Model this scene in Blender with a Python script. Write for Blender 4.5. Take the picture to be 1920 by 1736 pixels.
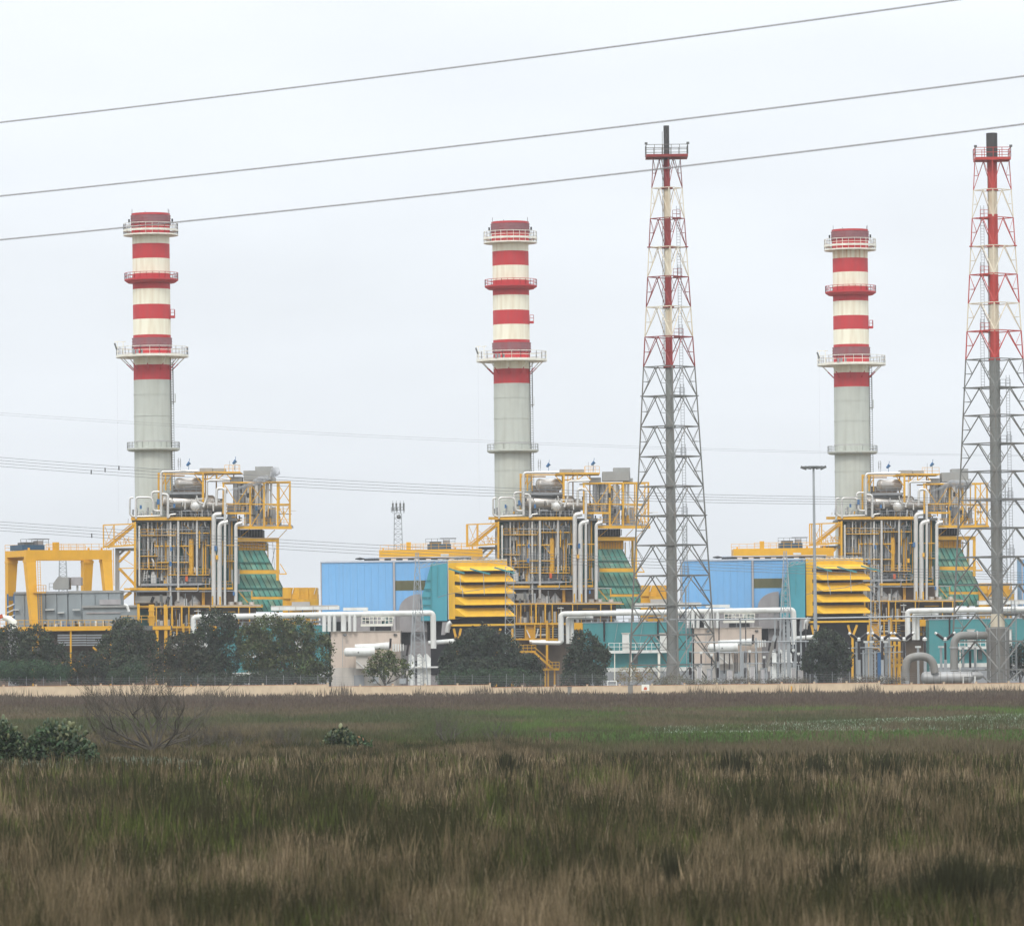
import bpy, math, random
import numpy as np
from mathutils import Vector
for o in list(bpy.data.objects): bpy.data.objects.remove(o)
random.seed(7); RNG = np.random.default_rng(11)
C = bpy.context.scene.collection
sc = bpy.context.scene
# ------------------------------------------------------------------ camera
FPX, CZ, HY, ROLL = 10000.0, 6.5, 1235.0, 0.0122      # focal length in px of a 1920 px wide frame, eye height, horizon row, roll
cam = bpy.data.cameras.new('camera'); cam_o = bpy.data.objects.new('camera', cam); C.objects.link(cam_o)
cam.sensor_width = 36; cam.lens = 36*FPX/1920; cam.sensor_fit = 'HORIZONTAL'
cam_o.location = (0, 0, CZ); cam_o.rotation_mode = 'QUATERNION'
from mathutils import Quaternion
cam_o.rotation_quaternion = Quaternion((1, 0, 0), math.pi/2) @ Quaternion((0, 0, 1), -ROLL)
_dx, _dy = 0.0, (HY-868)                               # principal point sits on the horizon, below the frame centre
cam.shift_x = 0.0; cam.shift_y = (HY-868)/1920
cam.clip_start = 1; cam.clip_end = 40000
cam.dof.use_dof = True; cam.dof.focus_distance = 980; cam.dof.aperture_fstop = 3.0
sc.camera = cam_o
# ------------------------------------------------------------------ sky, sun, exposure
w = bpy.data.worlds.new('World'); sc.world = w; w.use_nodes = True
nt = w.node_tree; nt.nodes.clear()
def N(t, **k):
    n = nt.nodes.new(t)
    for a, v in k.items(): setattr(n, a, v)
    return n
SUN_EL, SUN_AZ = math.radians(48), math.radians(196)   # azimuth measured clockwise from +Y: behind the camera, a little to its left
sky = N('ShaderNodeTexSky', sky_type='NISHITA', sun_disc=False, sun_elevation=SUN_EL, sun_rotation=SUN_AZ, air_density=1.0, dust_density=4.0)
tc = N('ShaderNodeTexCoord'); sep = N('ShaderNodeSeparateXYZ'); nt.links.new(tc.outputs['Generated'], sep.inputs[0])
# overcast luminance law: the cloud deck brightens from the horizon to the zenith as 1 + 2 sin(elevation)
ov = N('ShaderNodeMath', operation='MULTIPLY_ADD', use_clamp=False); ov.inputs[1].default_value = 2.0; ov.inputs[2].default_value = 1.0
mx0 = N('ShaderNodeMath', operation='MAXIMUM'); mx0.inputs[1].default_value = 0.0
nt.links.new(sep.outputs['Z'], mx0.inputs[0]); nt.links.new(mx0.outputs[0], ov.inputs[0])
ramp = N('ShaderNodeVectorMath', operation='SCALE'); ramp.inputs[0].default_value = (.80, .842, .888); nt.links.new(ov.outputs[0], ramp.inputs['Scale'])
noi = N('ShaderNodeTexNoise'); noi.inputs['Scale'].default_value = 9; noi.inputs['Detail'].default_value = 4
mp = N('ShaderNodeMapping'); mp.inputs['Scale'].default_value = (1, 1, 3.5)
nt.links.new(tc.outputs['Generated'], mp.inputs[0]); nt.links.new(mp.outputs[0], noi.inputs['Vector'])
mr = N('ShaderNodeMapRange'); mr.inputs[1].default_value = .3; mr.inputs[2].default_value = .7; mr.inputs[3].default_value = .95; mr.inputs[4].default_value = 1.04
nt.links.new(noi.outputs[0], mr.inputs[0])
mul = N('ShaderNodeVectorMath', operation='SCALE'); nt.links.new(ramp.outputs[0], mul.inputs[0]); nt.links.new(mr.outputs[0], mul.inputs['Scale'])
scl = N('ShaderNodeVectorMath', operation='SCALE'); scl.inputs['Scale'].default_value = 0.05
nt.links.new(sky.outputs[0], scl.inputs[0])
mix = N('ShaderNodeMix', data_type='RGBA'); mix.inputs['Factor'].default_value = 0.96      # the cloud deck in front of the clear sky
nt.links.new(scl.outputs[0], mix.inputs['A']); nt.links.new(mul.outputs[0], mix.inputs['B'])
bg = N('ShaderNodeBackground'); bg.inputs['Strength'].default_value = 1.0; nt.links.new(mix.outputs['Result'], bg.inputs[0])
wo = N('ShaderNodeOutputWorld'); nt.links.new(bg.outputs[0], wo.inputs[0])
sl = bpy.data.lights.new('sun', 'SUN'); sl.energy = 1.5; sl.angle = math.radians(14); sl.color = (1, .95, .87)
so = bpy.data.objects.new('sun', sl); C.objects.link(so)
sd = Vector((math.sin(SUN_AZ)*math.cos(SUN_EL), math.cos(SUN_AZ)*math.cos(SUN_EL), math.sin(SUN_EL)))
so.rotation_euler = sd.to_track_quat('Z', 'Y').to_euler(); so.location = (0, 0, 200)
sc.view_settings.view_transform = 'Standard'; sc.view_settings.look = 'None'
sc.view_settings.exposure = 0.0; sc.view_settings.gamma = 1; sc.view_settings.use_curve_mapping = False
# ------------------------------------------------------------------ measuring: photo pixel + distance -> point
CA, SA = math.cos(ROLL), math.sin(ROLL)
def P(px, py, Y):
    dx, dy = px-960, HY-py
    u = dx*CA+dy*SA; v = -dx*SA+dy*CA
    return Vector((u*Y/FPX, Y, CZ+v*Y/FPX))
STEP = Vector((67.4, 29.0, 0))                          # from one generating unit to the next
CROP = dict(A=(160, 740, 4.1326), B=(0, 960, 4.822), Cc=(580, 980, 4.5714), D=(840, 840, 4.5714), E=(960, 1080, 4.5714),
            F=(1260, 980, 4.5714), G=(1560, 1100, 5.3333), S=(160, 380, 4.569), I=(1, 1, 1))
def at(k, crop):
    ox, oy, s = CROP[crop]
    def f(zx, zy, yl=0.0):
        p = P(ox+zx/s, oy+zy/s, 1000+29*k+yl); p -= STEP*k
        return p
    return f
def gz(x, y):
    x = np.clip(x, -170, 170)
    return -0.007*x*np.clip((942-np.asarray(y, float))/10, 0, 1)
def ground_at(px, py):
    lo, hi = 60.0, 940.0
    for _ in range(50):
        m = (lo+hi)/2; p = P(px, py, m)
        if p.z > float(gz(p.x, m)): lo = m
        else: hi = m
    p = P(px, py, lo); p.z = float(gz(p.x, lo)); return p
# ------------------------------------------------------------------ materials
M = {}
def mat(name, col, rough=.6, metal=0.0, dirt=None, amt=0.35, scale=(.25, .25, .06), spec=.4, var=.1):
    m = bpy.data.materials.new(name); m.use_nodes = True; t = m.node_tree; b = t.nodes['Principled BSDF']
    b.inputs['Roughness'].default_value = rough; b.inputs['Metallic'].default_value = metal
    b.inputs['Specular IOR Level'].default_value = spec
    geo = t.nodes.new('ShaderNodeTexCoord'); mpp = t.nodes.new('ShaderNodeMapping'); mpp.inputs['Scale'].default_value = scale
    t.links.new(geo.outputs['Object'], mpp.inputs[0])
    n1 = t.nodes.new('ShaderNodeTexNoise'); n1.inputs['Scale'].default_value = 3; n1.inputs['Detail'].default_value = 6; t.links.new(mpp.outputs[0], n1.inputs['Vector'])
    r = t.nodes.new('ShaderNodeMapRange'); r.inputs[1].default_value = .42; r.inputs[2].default_value = .78; r.inputs[3].default_value = 0; r.inputs[4].default_value = amt
    t.links.new(n1.outputs[0], r.inputs[0])
    mx = t.nodes.new('ShaderNodeMix'); mx.data_type = 'RGBA'
    mx.inputs['A'].default_value = (*col, 1); mx.inputs['B'].default_value = (*(dirt or [c*.45 for c in col]), 1)
    t.links.new(r.outputs[0], mx.inputs['Factor'])
    n2 = t.nodes.new('ShaderNodeTexNoise'); n2.inputs['Scale'].default_value = .6; n2.inputs['Detail'].default_value = 3; t.links.new(geo.outputs['Object'], n2.inputs['Vector'])
    r2 = t.nodes.new('ShaderNodeMapRange'); r2.inputs[3].default_value = 1-var; r2.inputs[4].default_value = 1+var; t.links.new(n2.outputs[0], r2.inputs[0])
    vm = t.nodes.new('ShaderNodeVectorMath'); vm.operation = 'SCALE'; t.links.new(mx.outputs['Result'], vm.inputs[0]); t.links.new(r2.outputs[0], vm.inputs['Scale'])
    t.links.new(vm.outputs[0], b.inputs['Base Color'])
    M[name] = m; return m
def attr_mat(name, rough=.8, trans=0.0):
    m = bpy.data.materials.new(name); m.use_nodes = True; t = m.node_tree; b = t.nodes['Principled BSDF']
    a = t.nodes.new('ShaderNodeAttribute'); a.attribute_name = 'Col'; t.links.new(a.outputs['Color'], b.inputs['Base Color'])
    b.inputs['Roughness'].default_value = rough; b.inputs['Specular IOR Level'].default_value = .15
    M[name] = m; return m
RUST = (.22, .10, .04)
mat('yellow', (.69, .37, .024), .5, dirt=(.30, .15, .04), amt=.45)
mat('crane_yellow', (.72, .37, .018), .45, dirt=(.45, .22, .03), amt=.25)
mat('intake_yellow', (.74, .42, .020), .55, dirt=(.42, .23, .04), amt=.4, scale=(.3, .3, .08))
mat('silver', (.66, .645, .61), .34, .4, amt=.3)
mat('steel_drum', (.50, .465, .42), .28, .65, amt=.4)
mat('grey_steel', (.30, .31, .32), .55, .2, amt=.4)
mat('dark_steel', (.13, .135, .13), .6, .2, dirt=(.08, .06, .05))
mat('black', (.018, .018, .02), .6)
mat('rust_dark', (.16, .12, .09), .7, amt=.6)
mat('lagging_tan', (.30, .25, .19), .7, amt=.6)
mat('casing_teal', (.030, .135, .125), .5, dirt=(.02, .06, .05), amt=.4)
mat('duct_pale', (.22, .47, .37), .55, dirt=(.36, .33, .17), amt=.7, scale=(.35, .35, .12))
mat('duct_green', (.115, .41, .34), .5, dirt=(.30, .27, .14), amt=.6, scale=(.35, .35, .12))
mat('duct_rib', (.03, .14, .12), .5)
mat('hall_blue', (.175, .40, .68), .5, dirt=(.19, .33, .50), amt=.4, scale=(.5, .5, .05), var=.04)
mat('hall_trim', (.42, .40, .40), .6)
mat('roof_edge', (.50, .54, .60), .5)
mat('teal_blue', (.065, .30, .36), .5, dirt=(.05, .22, .28), amt=.3)
mat('teal_wall', (.055, .25, .26), .55, dirt=(.10, .25, .25), amt=.4)
mat('olive', (.19, .18, .09), .7)
mat('mauve_grey', (.33, .31, .31), .6)
mat('stack_grey', (.48, .50, .45), .6, dirt=(.34, .34, .29), amt=.5, scale=(.5, .5, .03), var=.06)
mat('stack_cream', (.82, .78, .63), .55, dirt=(.52, .36, .20), amt=.45, scale=(.5, .5, .04), var=.04)
mat('stack_red', (.50, .030, .036), .65, dirt=(.30, .06, .06), amt=.45, scale=(.5, .5, .05), var=.08)
mat('stack_mesh', (.25, .11, .12), .7, dirt=(.3, .05, .055), amt=.6)
mat('cream_steel', (.78, .76, .66), .5, dirt=RUST, amt=.25)
mat('white', (.68, .685, .655), .5, dirt=(.42, .39, .33), amt=.55, var=.05)
mat('building_grey', (.25, .28, .29), .6, dirt=(.20, .22, .23), amt=.5, var=.06)
mat('box_grey', (.30, .30, .285), .6, amt=.3)
mat('concrete', (.52, .48, .43), .85, dirt=(.36, .33, .29), amt=.5, scale=(.2, .2, .1))
mat('beige', (.60, .50, .42), .85, dirt=(.42, .36, .30), amt=.4, scale=(.2, .2, .1))
mat('wall_cream', (.60, .475, .33), .9, dirt=(.42, .30, .20), amt=.55, scale=(.4, .4, .25), var=.12)
mat('coping', (.55, .28, .16), .85)
mat('flare_red', (.25, .025, .024), .6, dirt=(.16, .04, .03), amt=.5)
mat('flare_bright_red', (.45, .04, .03), .6, dirt=(.30, .06, .04), amt=.4)
mat('flare_cream', (.66, .60, .47), .6, dirt=(.42, .25, .12), amt=.5)
mat('flare_steel', (.16, .165, .155), .6, .1, dirt=(.14, .09, .06), amt=.6)
mat('flare_pipe', (.21, .215, .20), .6, .1, dirt=(.13, .10, .08), amt=.6)
mat('soot', (.045, .042, .042), .7)
mat('galv', (.36, .38, .39), .5, .3)
mat('porcelain', (.022, .016, .016), .35)
mat('blue_paint', (.045, .14, .30), .5)
mat('trolley_blue', (.03, .085, .15), .5, amt=.5)
mat('cable', (.26, .245, .245), .6)
mat('thin_cable', (.16, .16, .17), .6)
mat('bark', (.10, .085, .07), .95)
mat('dead_wood', (.078, .068, .054), .95)
mat('stone', (.55, .52, .46), .9)
mat('red_soil', (.30, .10, .04), .95)
mat('pipe_grey', (.22, .215, .20), .6, .2, dirt=(.20, .16, .12), amt=.6)
mat('drum_grey', (.36, .36, .355), .5, .3, dirt=(.28, .26, .24), amt=.6)
mat('sign_white', (.8, .78, .7), .6); mat('sign_red', (.55, .10, .03), .6)
attr_mat('leaf'); attr_mat('grass', .9); attr_mat('cactus', .6)
# ------------------------------------------------------------------ mesh helpers
class MB:
    def __init__(s): s.v = []; s.f = []
    def poly(s, pts):
        i = len(s.v); s.v += [Vector(p) for p in pts]; s.f.append(list(range(i, i+len(pts)))); return s
    def box(s, a, b):
        x0, x1 = sorted((a[0], b[0])); y0, y1 = sorted((a[1], b[1])); z0, z1 = sorted((a[2], b[2]))
        i = len(s.v); s.v += [Vector(p) for p in ((x0,y0,z0),(x1,y0,z0),(x1,y1,z0),(x0,y1,z0),(x0,y0,z1),(x1,y0,z1),(x1,y1,z1),(x0,y1,z1))]
        s.f += [[i+q for q in f] for f in ((0,3,2,1),(4,5,6,7),(0,1,5,4),(1,2,6,5),(2,3,7,6),(3,0,4,7))]; return s
    def prism(s, pts, y0, y1):                            # pts: (x, z) outline, counter-clockwise seen from the camera side
        n = len(pts); i = len(s.v)
        s.v += [Vector((p[0], y0, p[1])) for p in pts]+[Vector((p[0], y1, p[1])) for p in pts]
        s.f.append([i+q for q in range(n)]); s.f.append([i+n+q for q in reversed(range(n))])
        for q in range(n): s.f.append([i+q, i+n+q, i+n+(q+1) % n, i+(q+1) % n])
        return s
    def bar(s, p, q, wd, dp=None):
        p = Vector(p); q = Vector(q); d = q-p
        if d.length < 1e-6: return s
        d.normalize(); up = Vector((0, 1, 0)) if abs(d.y) < .9 else Vector((0, 0, 1))
        a = d.cross(up).normalized(); b = d.cross(a).normalized(); a = a*wd/2; b = b*(dp or wd)/2
        i = len(s.v); s.v += [p+a+b, p-a+b, p-a-b, p+a-b, q+a+b, q-a+b, q-a-b, q+a-b]
        s.f += [[i+t for t in f] for f in ((0,1,2,3),(7,6,5,4),(0,4,5,1),(1,5,6,2),(2,6,7,3),(3,7,4,0))]; return s
    def cyl(s, p, q, r0, r1=None, n=12, caps=True):
        p = Vector(p); q = Vector(q); r1 = r0 if r1 is None else r1; d = (q-p).normalized()
        up = Vector((0, 1, 0)) if abs(d.y) < .9 else Vector((0, 0, 1)); a = d.cross(up).normalized(); b = d.cross(a).normalized(); i = len(s.v)
        for c, r in ((p, r0), (q, r1)):
            for k in range(n):
                t = 2*math.pi*k/n; s.v.append(c+a*(r*math.cos(t))+b*(r*math.sin(t)))
        for k in range(n): s.f.append([i+k, i+(k+1) % n, i+n+(k+1) % n, i+n+k])
        if caps: s.f.append([i+k for k in reversed(range(n))]); s.f.append([i+n+k for k in range(n)])
        return s
    def lathe(s, c, prof, n=32, axis=2):                  # prof: list of (r, h) along the axis through c
        c = Vector(c); i = len(s.v); m = len(prof)
        for r, h in prof:
            for k in range(n):
                t = 2*math.pi*k/n; e = (r*math.cos(t), r*math.sin(t), h)
                e = e if axis == 2 else ((e[2], e[0], e[1]) if axis == 0 else (e[1], e[2], e[0]))
                s.v.append(c+Vector(e))
        for j in range(m-1):
            for k in range(n): s.f.append([i+j*n+k, i+j*n+(k+1) % n, i+(j+1)*n+(k+1) % n, i+(j+1)*n+k])
        return s
    def tube(s, pts, r, n=8, rad=None):
        pts = [Vector(p) for p in pts]
        if rad:
            o = [pts[0]]
            for a, b, c in zip(pts, pts[1:], pts[2:]):
                d0 = (a-b); d1 = (c-b); l = min(rad, d0.length*.49, d1.length*.49); p0 = b+d0.normalized()*l; p1 = b+d1.normalized()*l
                for t in (0, .25, .5, .75, 1): o.append(p0*(1-t)**2+b*2*t*(1-t)+p1*t*t)
            pts = o+[pts[-1]]
        i = len(s.v); prev = None
        rs = r if isinstance(r, (list, tuple)) else [r]*len(pts)
        for j, p in enumerate(pts):
            d = (pts[min(j+1, len(pts)-1)]-pts[max(j-1, 0)]).normalized()
            if prev is None:
                up = Vector((0, 1, 0)) if abs(d.y) < .9 else Vector((0, 0, 1)); a = d.cross(up).normalized()
            else: a = (prev-d*prev.dot(d)).normalized()
            prev = a; b = d.cross(a)
            for k in range(n):
                t = 2*math.pi*k/n; s.v.append(p+a*(rs[j]*math.cos(t))+b*(rs[j]*math.sin(t)))
        for j in range(len(pts)-1):
            for k in range(n): s.f.append([i+j*n+k, i+j*n+(k+1) % n, i+(j+1)*n+(k+1) % n, i+(j+1)*n+k])
        s.f.append([i+k for k in reversed(range(n))]); s.f.append([i+(len(pts)-1)*n+k for k in range(n)])
        return s
    def rail(s, pts, h=1.1, t=.07, gap=1.6, closed=False, mids=2):
        pts = [Vector(p) for p in pts]
        if closed: pts = pts+[pts[0]]
        for a, b in zip(pts, pts[1:]):
            for q in range(1, mids+1): z = Vector((0, 0, h*q/mids)); s.bar(a+z, b+z, t)
            n = max(1, round((b-a).length/gap))
            for q in range(n+1): c = a.lerp(b, q/n); s.bar(c, c+Vector((0, 0, h)), t)
        return s
    def ladder(s, p, q, wd=.5, t=.07, step=.45):
        p = Vector(p); q = Vector(q); a = Vector((wd/2, 0, 0)); s.bar(p-a, q-a, t); s.bar(p+a, q+a, t)
        n = max(2, int((q-p).length/step))
        for k in range(1, n): c = p.lerp(q, k/n); s.bar(c-a, c+a, t*.7)
        return s
    def build(s, name, m, th=None, base=None, parent=None, smooth=False):
        o = base if base is not None else (th.base if th else Vector((0, 0, 0)))
        me = bpy.data.meshes.new(name); me.from_pydata([tuple(v-o) for v in s.v], [], s.f)
        me.materials.append(M[m] if isinstance(m, str) else m)
        if smooth:
            me.polygons.foreach_set('use_smooth', [True]*len(me.polygons))
            try: me.set_sharp_from_angle(angle=math.radians(40))
            except Exception: pass
        ob = bpy.data.objects.new(name, me); C.objects.link(ob)
        pr = parent or (th.root if th else None)
        if pr: ob.parent = pr
        else: ob.location = o
        return ob
class Thing:
    def __init__(s, name, label, cat, base, group=None):
        s.base = Vector(base); s.root = bpy.data.objects.new(name, None); s.root.empty_display_size = 1; C.objects.link(s.root)
        s.root.location = s.base; tag(s.root, label, cat, group)
    def b(s, name, m, mb, parent=None, smooth=False, label=None):
        o = mb.build(name, m, s, parent=parent, smooth=smooth)
        if label: o['label'] = label
        return o
def tag(o, label=None, cat=None, group=None, kind=None):
    if label: o['label'] = label
    if cat: o['category'] = cat
    if group: o['group'] = group
    if kind: o['kind'] = kind
    return o
KIDS = {}
def copy_tree(o, parent=None):
    c = o.copy(); C.objects.link(c)
    if parent: c.parent = parent
    for ch in list(o.children): copy_tree(ch, c)
    return c
def copies(th, labels, ks, first=0):
    """labels[k] for each further unit k; th was built for unit `first`."""
    bpy.context.view_layer.update()
    out = []
    for k in ks:
        c = copy_tree(th.root); c.location = th.base+STEP*(k-first); c['label'] = labels[k]; out.append(c)
    return out
# ------------------------------------------------------------------ ground
def noise2(x, y, seed=0, octaves=4):
    x = np.asarray(x, float); y = np.asarray(y, float); out = np.zeros_like(x); amp = 1; tot = 0
    for o in range(octaves):
        xi = np.floor(x).astype(np.int64); yi = np.floor(y).astype(np.int64); fx = x-xi; fy = y-yi
        fx = fx*fx*(3-2*fx); fy = fy*fy*(3-2*fy)
        def h(a, b):
            n = (a*374761393+b*668265263+(seed+o)*974634777) & 0x7fffffff
            n = ((n ^ (n >> 13))*1274126177) & 0x7fffffff
            return ((n ^ (n >> 16)) & 0xffff)/65535.0
        v = h(xi, yi)*(1-fx)*(1-fy)+h(xi+1, yi)*fx*(1-fy)+h(xi, yi+1)*(1-fx)*fy+h(xi+1, yi+1)*fx*fy
        out += v*amp; tot += amp; amp *= .5; x = x*2.03; y = y*2.03
    return out/tot
def make_ground():
    ys = np.concatenate([[-60, 20], np.linspace(60, 930, 60), np.linspace(934, 960, 8), np.linspace(1000, 1300, 8), [2000, 4000, 8000, 20000]])
    xs = np.concatenate([[-15000, -3000, -600], np.linspace(-180, 180, 41), [600, 3000, 15000]])
    X, Y = np.meshgrid(xs, ys); Z = gz(X, Y)-.01
    v = np.stack([X, Y, Z], -1).reshape(-1, 3); nx = len(xs); f = []
    for j in range(len(ys)-1):
        for i in range(nx-1): f.append((j*nx+i, j*nx+i+1, (j+1)*nx+i+1, (j+1)*nx+i))
    me = bpy.data.meshes.new('ground'); me.from_pydata(v.tolist(), [], f)
    m = bpy.data.materials.new('ground'); m.use_nodes = True; t = m.node_tree; b = t.nodes['Principled BSDF']; b.inputs['Roughness'].default_value = .95; b.inputs['Specular IOR Level'].default_value = 0.0
    g = t.nodes.new('ShaderNodeNewGeometry'); mpp = t.nodes.new('ShaderNodeMapping'); mpp.inputs['Scale'].default_value = (.6, .25, .3); t.links.new(g.outputs['Position'], mpp.inputs[0])
    n = t.nodes.new('ShaderNodeTexNoise'); n.inputs['Scale'].default_value = 3; n.inputs['Detail'].default_value = 8; n.inputs['Roughness'].default_value = .65; t.links.new(mpp.outputs[0], n.inputs['Vector'])
    r = t.nodes.new('ShaderNodeValToRGB'); r.color_ramp.elements[0].position = .35; r.color_ramp.elements[0].color = (.045, .055, .022, 1)
    r.color_ramp.elements[1].position = .65; r.color_ramp.elements[1].color = (.11, .08, .055, 1); t.links.new(n.outputs[0], r.inputs[0]); t.links.new(r.outputs[0], b.inputs['Base Color'])
    me.materials.append(m); o = bpy.data.objects.new('ground', me); C.objects.link(o); o['kind'] = 'structure'
make_ground()
# plant yard: gravel sheet behind the wall
yd = MB().poly([(-260, 944, .004), (260, 944, .004), (260, 1200, .004), (-260, 1200, .004)])
mat('yard', (.20, .19, .17), .95, scale=(.1, .1, .1), amt=.5)
yo = yd.build('yard_pavement', 'yard', base=Vector((0, 944, 0))); yo['kind'] = 'structure'
# =================================================================== GENERATING UNITS
WHICH = {0: 'left', 1: 'middle', 2: 'right'}
# ---- chimney
def ring(th, c, z0, z1, r_in, r_out, m, name='platform', n=40):
    return th.b(name, m, MB().lathe((c.x, c.y, 0), [(r_in, z0), (r_out, z0), (r_out, z1), (r_in, z1)], n))
def ring_rail(c, z, r, h=1.1, n=24, t=.08, mids=2):
    mb = MB(); pts = [Vector((c.x+r*math.cos(2*math.pi*k/n), c.y+r*math.sin(2*math.pi*k/n), z)) for k in range(n)]
    mb.rail(pts, h, t, 99, True, mids); return mb
def make_chimney():
    U = P(285.5, 713, 1000); c = Vector((U.x, 1000, 0)); c.x = -66.75
    zz = lambda py: P(285, py, 1000).z
    th = Thing('chimney', 'red and white banded chimney at the left, right of the yellow gantry crane', 'chimney', c, 'power station chimneys')
    R = lambda z: 3.68-.0022*z
    def seg(name, m, y0, y1, dr=0.0, lab=None):
        z0, z1 = zz(y1), zz(y0)
        return th.b(name, m, MB().lathe(c, [(R(z0)+dr, z0), (R(z1)+dr, z1)], 48), smooth=True, label=lab)
    th.b('shaft', 'stack_grey', MB().lathe(c, [(3.85, 0), (3.85, 2), (3.68, 2.05), (R(zz(713)), zz(713))], 48), smooth=True)
    for py in (828, 740, 780, 880):
        z = zz(py); th.b('seam_ring', 'hall_trim' if py == 828 else 'stack_grey', MB().lathe(c, [(R(z), z-.1), (R(z)+.05, z-.1), (R(z)+.05, z+.1), (R(z), z+.1)], 48))
    for m, y0, y1 in (('red', 685, 713), ('cream', 668, 685), ('red', 629, 668), ('cream', 599.5, 629), ('red', 572, 599.5), ('cream', 543, 572),
                      ('red', 514, 543), ('cream', 486, 514), ('red', 458.4, 486), ('cream', 440, 458.4)):
        seg(m+'_band', 'stack_'+m, y0, y1)
    # cap
    z0, z1 = zz(440), zz(401)
    th.b('cap', 'stack_red', MB().lathe(c, [(3.55, z0), (3.62, z0+.3), (3.62, z1), (3.2, z1), (3.2, z1-3)], 48), smooth=True)
    for (ya, yb) in ((421, 405.5), (652, 635)):
        za, zb = zz(ya), zz(yb)
        mb = MB().lathe(c, [(3.66, za), (3.72, za), (3.72, zb), (3.66, zb)], 48)
        s = th.b('mesh_screen', 'stack_mesh', mb)
        rb = MB()
        for q in range(4): z = za+(zb-za)*q/3; rb.lathe(c, [(3.72, z-.05), (3.78, z-.05), (3.78, z+.05), (3.72, z+.05)], 48)
        th.b('screen_ring', 'stack_mesh', rb, parent=s)
    for a in (20, 110, 200, 340): th.b('lightning_rod', 'grey_steel', MB().cyl((c.x+3.6*math.cos(math.radians(a)), c.y+3.6*math.sin(math.radians(a)), z1-.4), (c.x+3.6*math.cos(math.radians(a)), c.y+3.6*math.sin(math.radians(a)), z1+.8), .06, n=5))
    for a in (180, 0): th.b('aviation_light', 'black', MB().cyl((c.x+4.05*math.cos(math.radians(a)), c.y, z1-1.6), (c.x+4.05*math.cos(math.radians(a)), c.y, z1-1.0), .16, n=6).bar((c.x+4.0*math.cos(math.radians(a)), c.y, z0+1), (c.x+4.05*math.cos(math.radians(a)), c.y, z1-1.6), .06))
    # platforms: top to bottom
    zp = zz(442.5); p = ring(th, c, zp, zp+.25, 3.4, 5.15, 'cream_steel'); th.b('railing', 'cream_steel', ring_rail(c, zp+.25, 5.08, 2.0, 26, .09, 3), parent=p)
    th.b('toe_ring', 'cream_steel', MB().lathe(c, [(5.05, zp+.75), (5.2, zp+.75), (5.2, zp+1.15), (5.05, zp+1.15)], 40), parent=p)
    zp = zz(530); p = th.b('platform', 'stack_red', MB().lathe(c, [(3.5, zp-.15), (4.4, zp-.1), (5.05, zp+.35), (5.05, zp+.6), (3.5, zp+.6)], 40)); th.b('railing', 'stack_red', ring_rail(c, zp+.6, 5.0, 1.15, 26, .09), parent=p)
    zp = zz(669); p = ring(th, c, zp-.15, zp+.3, 3.6, 6.8, 'cream_steel'); th.b('railing', 'cream_steel', ring_rail(c, zp+.3, 6.7, 1.45, 24, .1), parent=p)
    for k in range(10):
        a = 2*math.pi*(k+.3)/10; v = Vector((math.cos(a), math.sin(a), 0)); q = c+v*6.1; q.z = zp-.15; r = c+v*3.62; r.z = zp-2.6
        m_ = q.lerp(r, .5)
        th.b('brace', 'cream_steel', MB().bar(q, m_, .16)); th.b('brace', 'stack_red', MB().bar(m_, r, .18))
    for dx in (-6.4, -5.3):
        b0 = Vector((c.x+dx, c.y-2, zp+.3)); th.b('davit', 'cream_steel', MB().bar(b0, b0+Vector((0, 0, 2.4)), .12).bar(b0+Vector((-.5, 0, 2.4)), b0+Vector((.5, 0, 2.5)), .14))
    th.b('hoist', 'dark_steel', MB().bar((c.x-6.5, c.y-2, zp+1.3), (c.x-6.9, c.y-2, zp+2.5), .3))
    for dx in (-3.0, -2.4, -1.6): th.b('winch', 'grey_steel', MB().box((c.x+dx-.2, c.y-6.3, zp+.3), (c.x+dx+.25, c.y-5.9, zp+1.1)))
    zp = zz(846); p = th.b('platform', 'stack_grey', MB().lathe(c, [(3.5, zp), (4.6, zp), (4.98, zp+.25), (4.98, zp+.55), (3.5, zp+.55)], 40)); th.b('railing', 'stack_grey', ring_rail(c, zp+.55, 4.9, 1.1, 26, .07), parent=p)
    # small balcony and ladder on the right flank
    z = zz(597); x0 = c.x+3.5
    p = th.b('balcony', 'stack_red', MB().box((x0, c.y-1, z), (x0+.85, c.y+.6, z+.4))); th.b('railing', 'stack_red', MB().rail([(x0+.1, c.y-.95, z+.4), (x0+.8, c.y-.95, z+.4), (x0+.8, c.y+.5, z+.4)], 1.15, .09), parent=p)
    z = zz(755); p = th.b('balcony', 'stack_grey', MB().box((x0+.1, c.y-1, z), (x0+.75, c.y+.6, z+.12))); th.b('railing', 'stack_grey', MB().rail([(x0+.7, c.y-.95, z+.1), (x0+.7, c.y+.5, z+.1)], 1.5, .08), parent=p)
    th.b('ladder', 'dark_steel', MB().ladder((c.x+3.75, c.y-1.1, 20), (c.x+3.7, c.y-1.1, zz(672)), .5, .09))
    th.b('cage', 'dark_steel', MB().bar((c.x+3.9, c.y-1.2, zz(760)), (c.x+3.9, c.y-1.2, zz(684)), .16))
    th.b('lightning_cable', 'thin_cable', MB().bar((c.x-6.5, c.y-1.5, zz(669)), (c.x-6.6, c.y-1.5, zz(960)), .010))
    copies(th, {1: 'red and white banded chimney in the middle, right of the first blue hall', 2: 'red and white banded chimney at the right with rust streaks under its top rail'}, (1, 2))
    mat('rusty_cream', (.80, .74, .58), .6, dirt=(.50, .22, .06), amt=1.0, scale=(.9, .9, .03))
    nb = [c for c in bpy.data.objects if c.parent and c.parent.get('label', '').startswith('red and white banded chimney at the right') and c.name.startswith('cream_band')]
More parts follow.
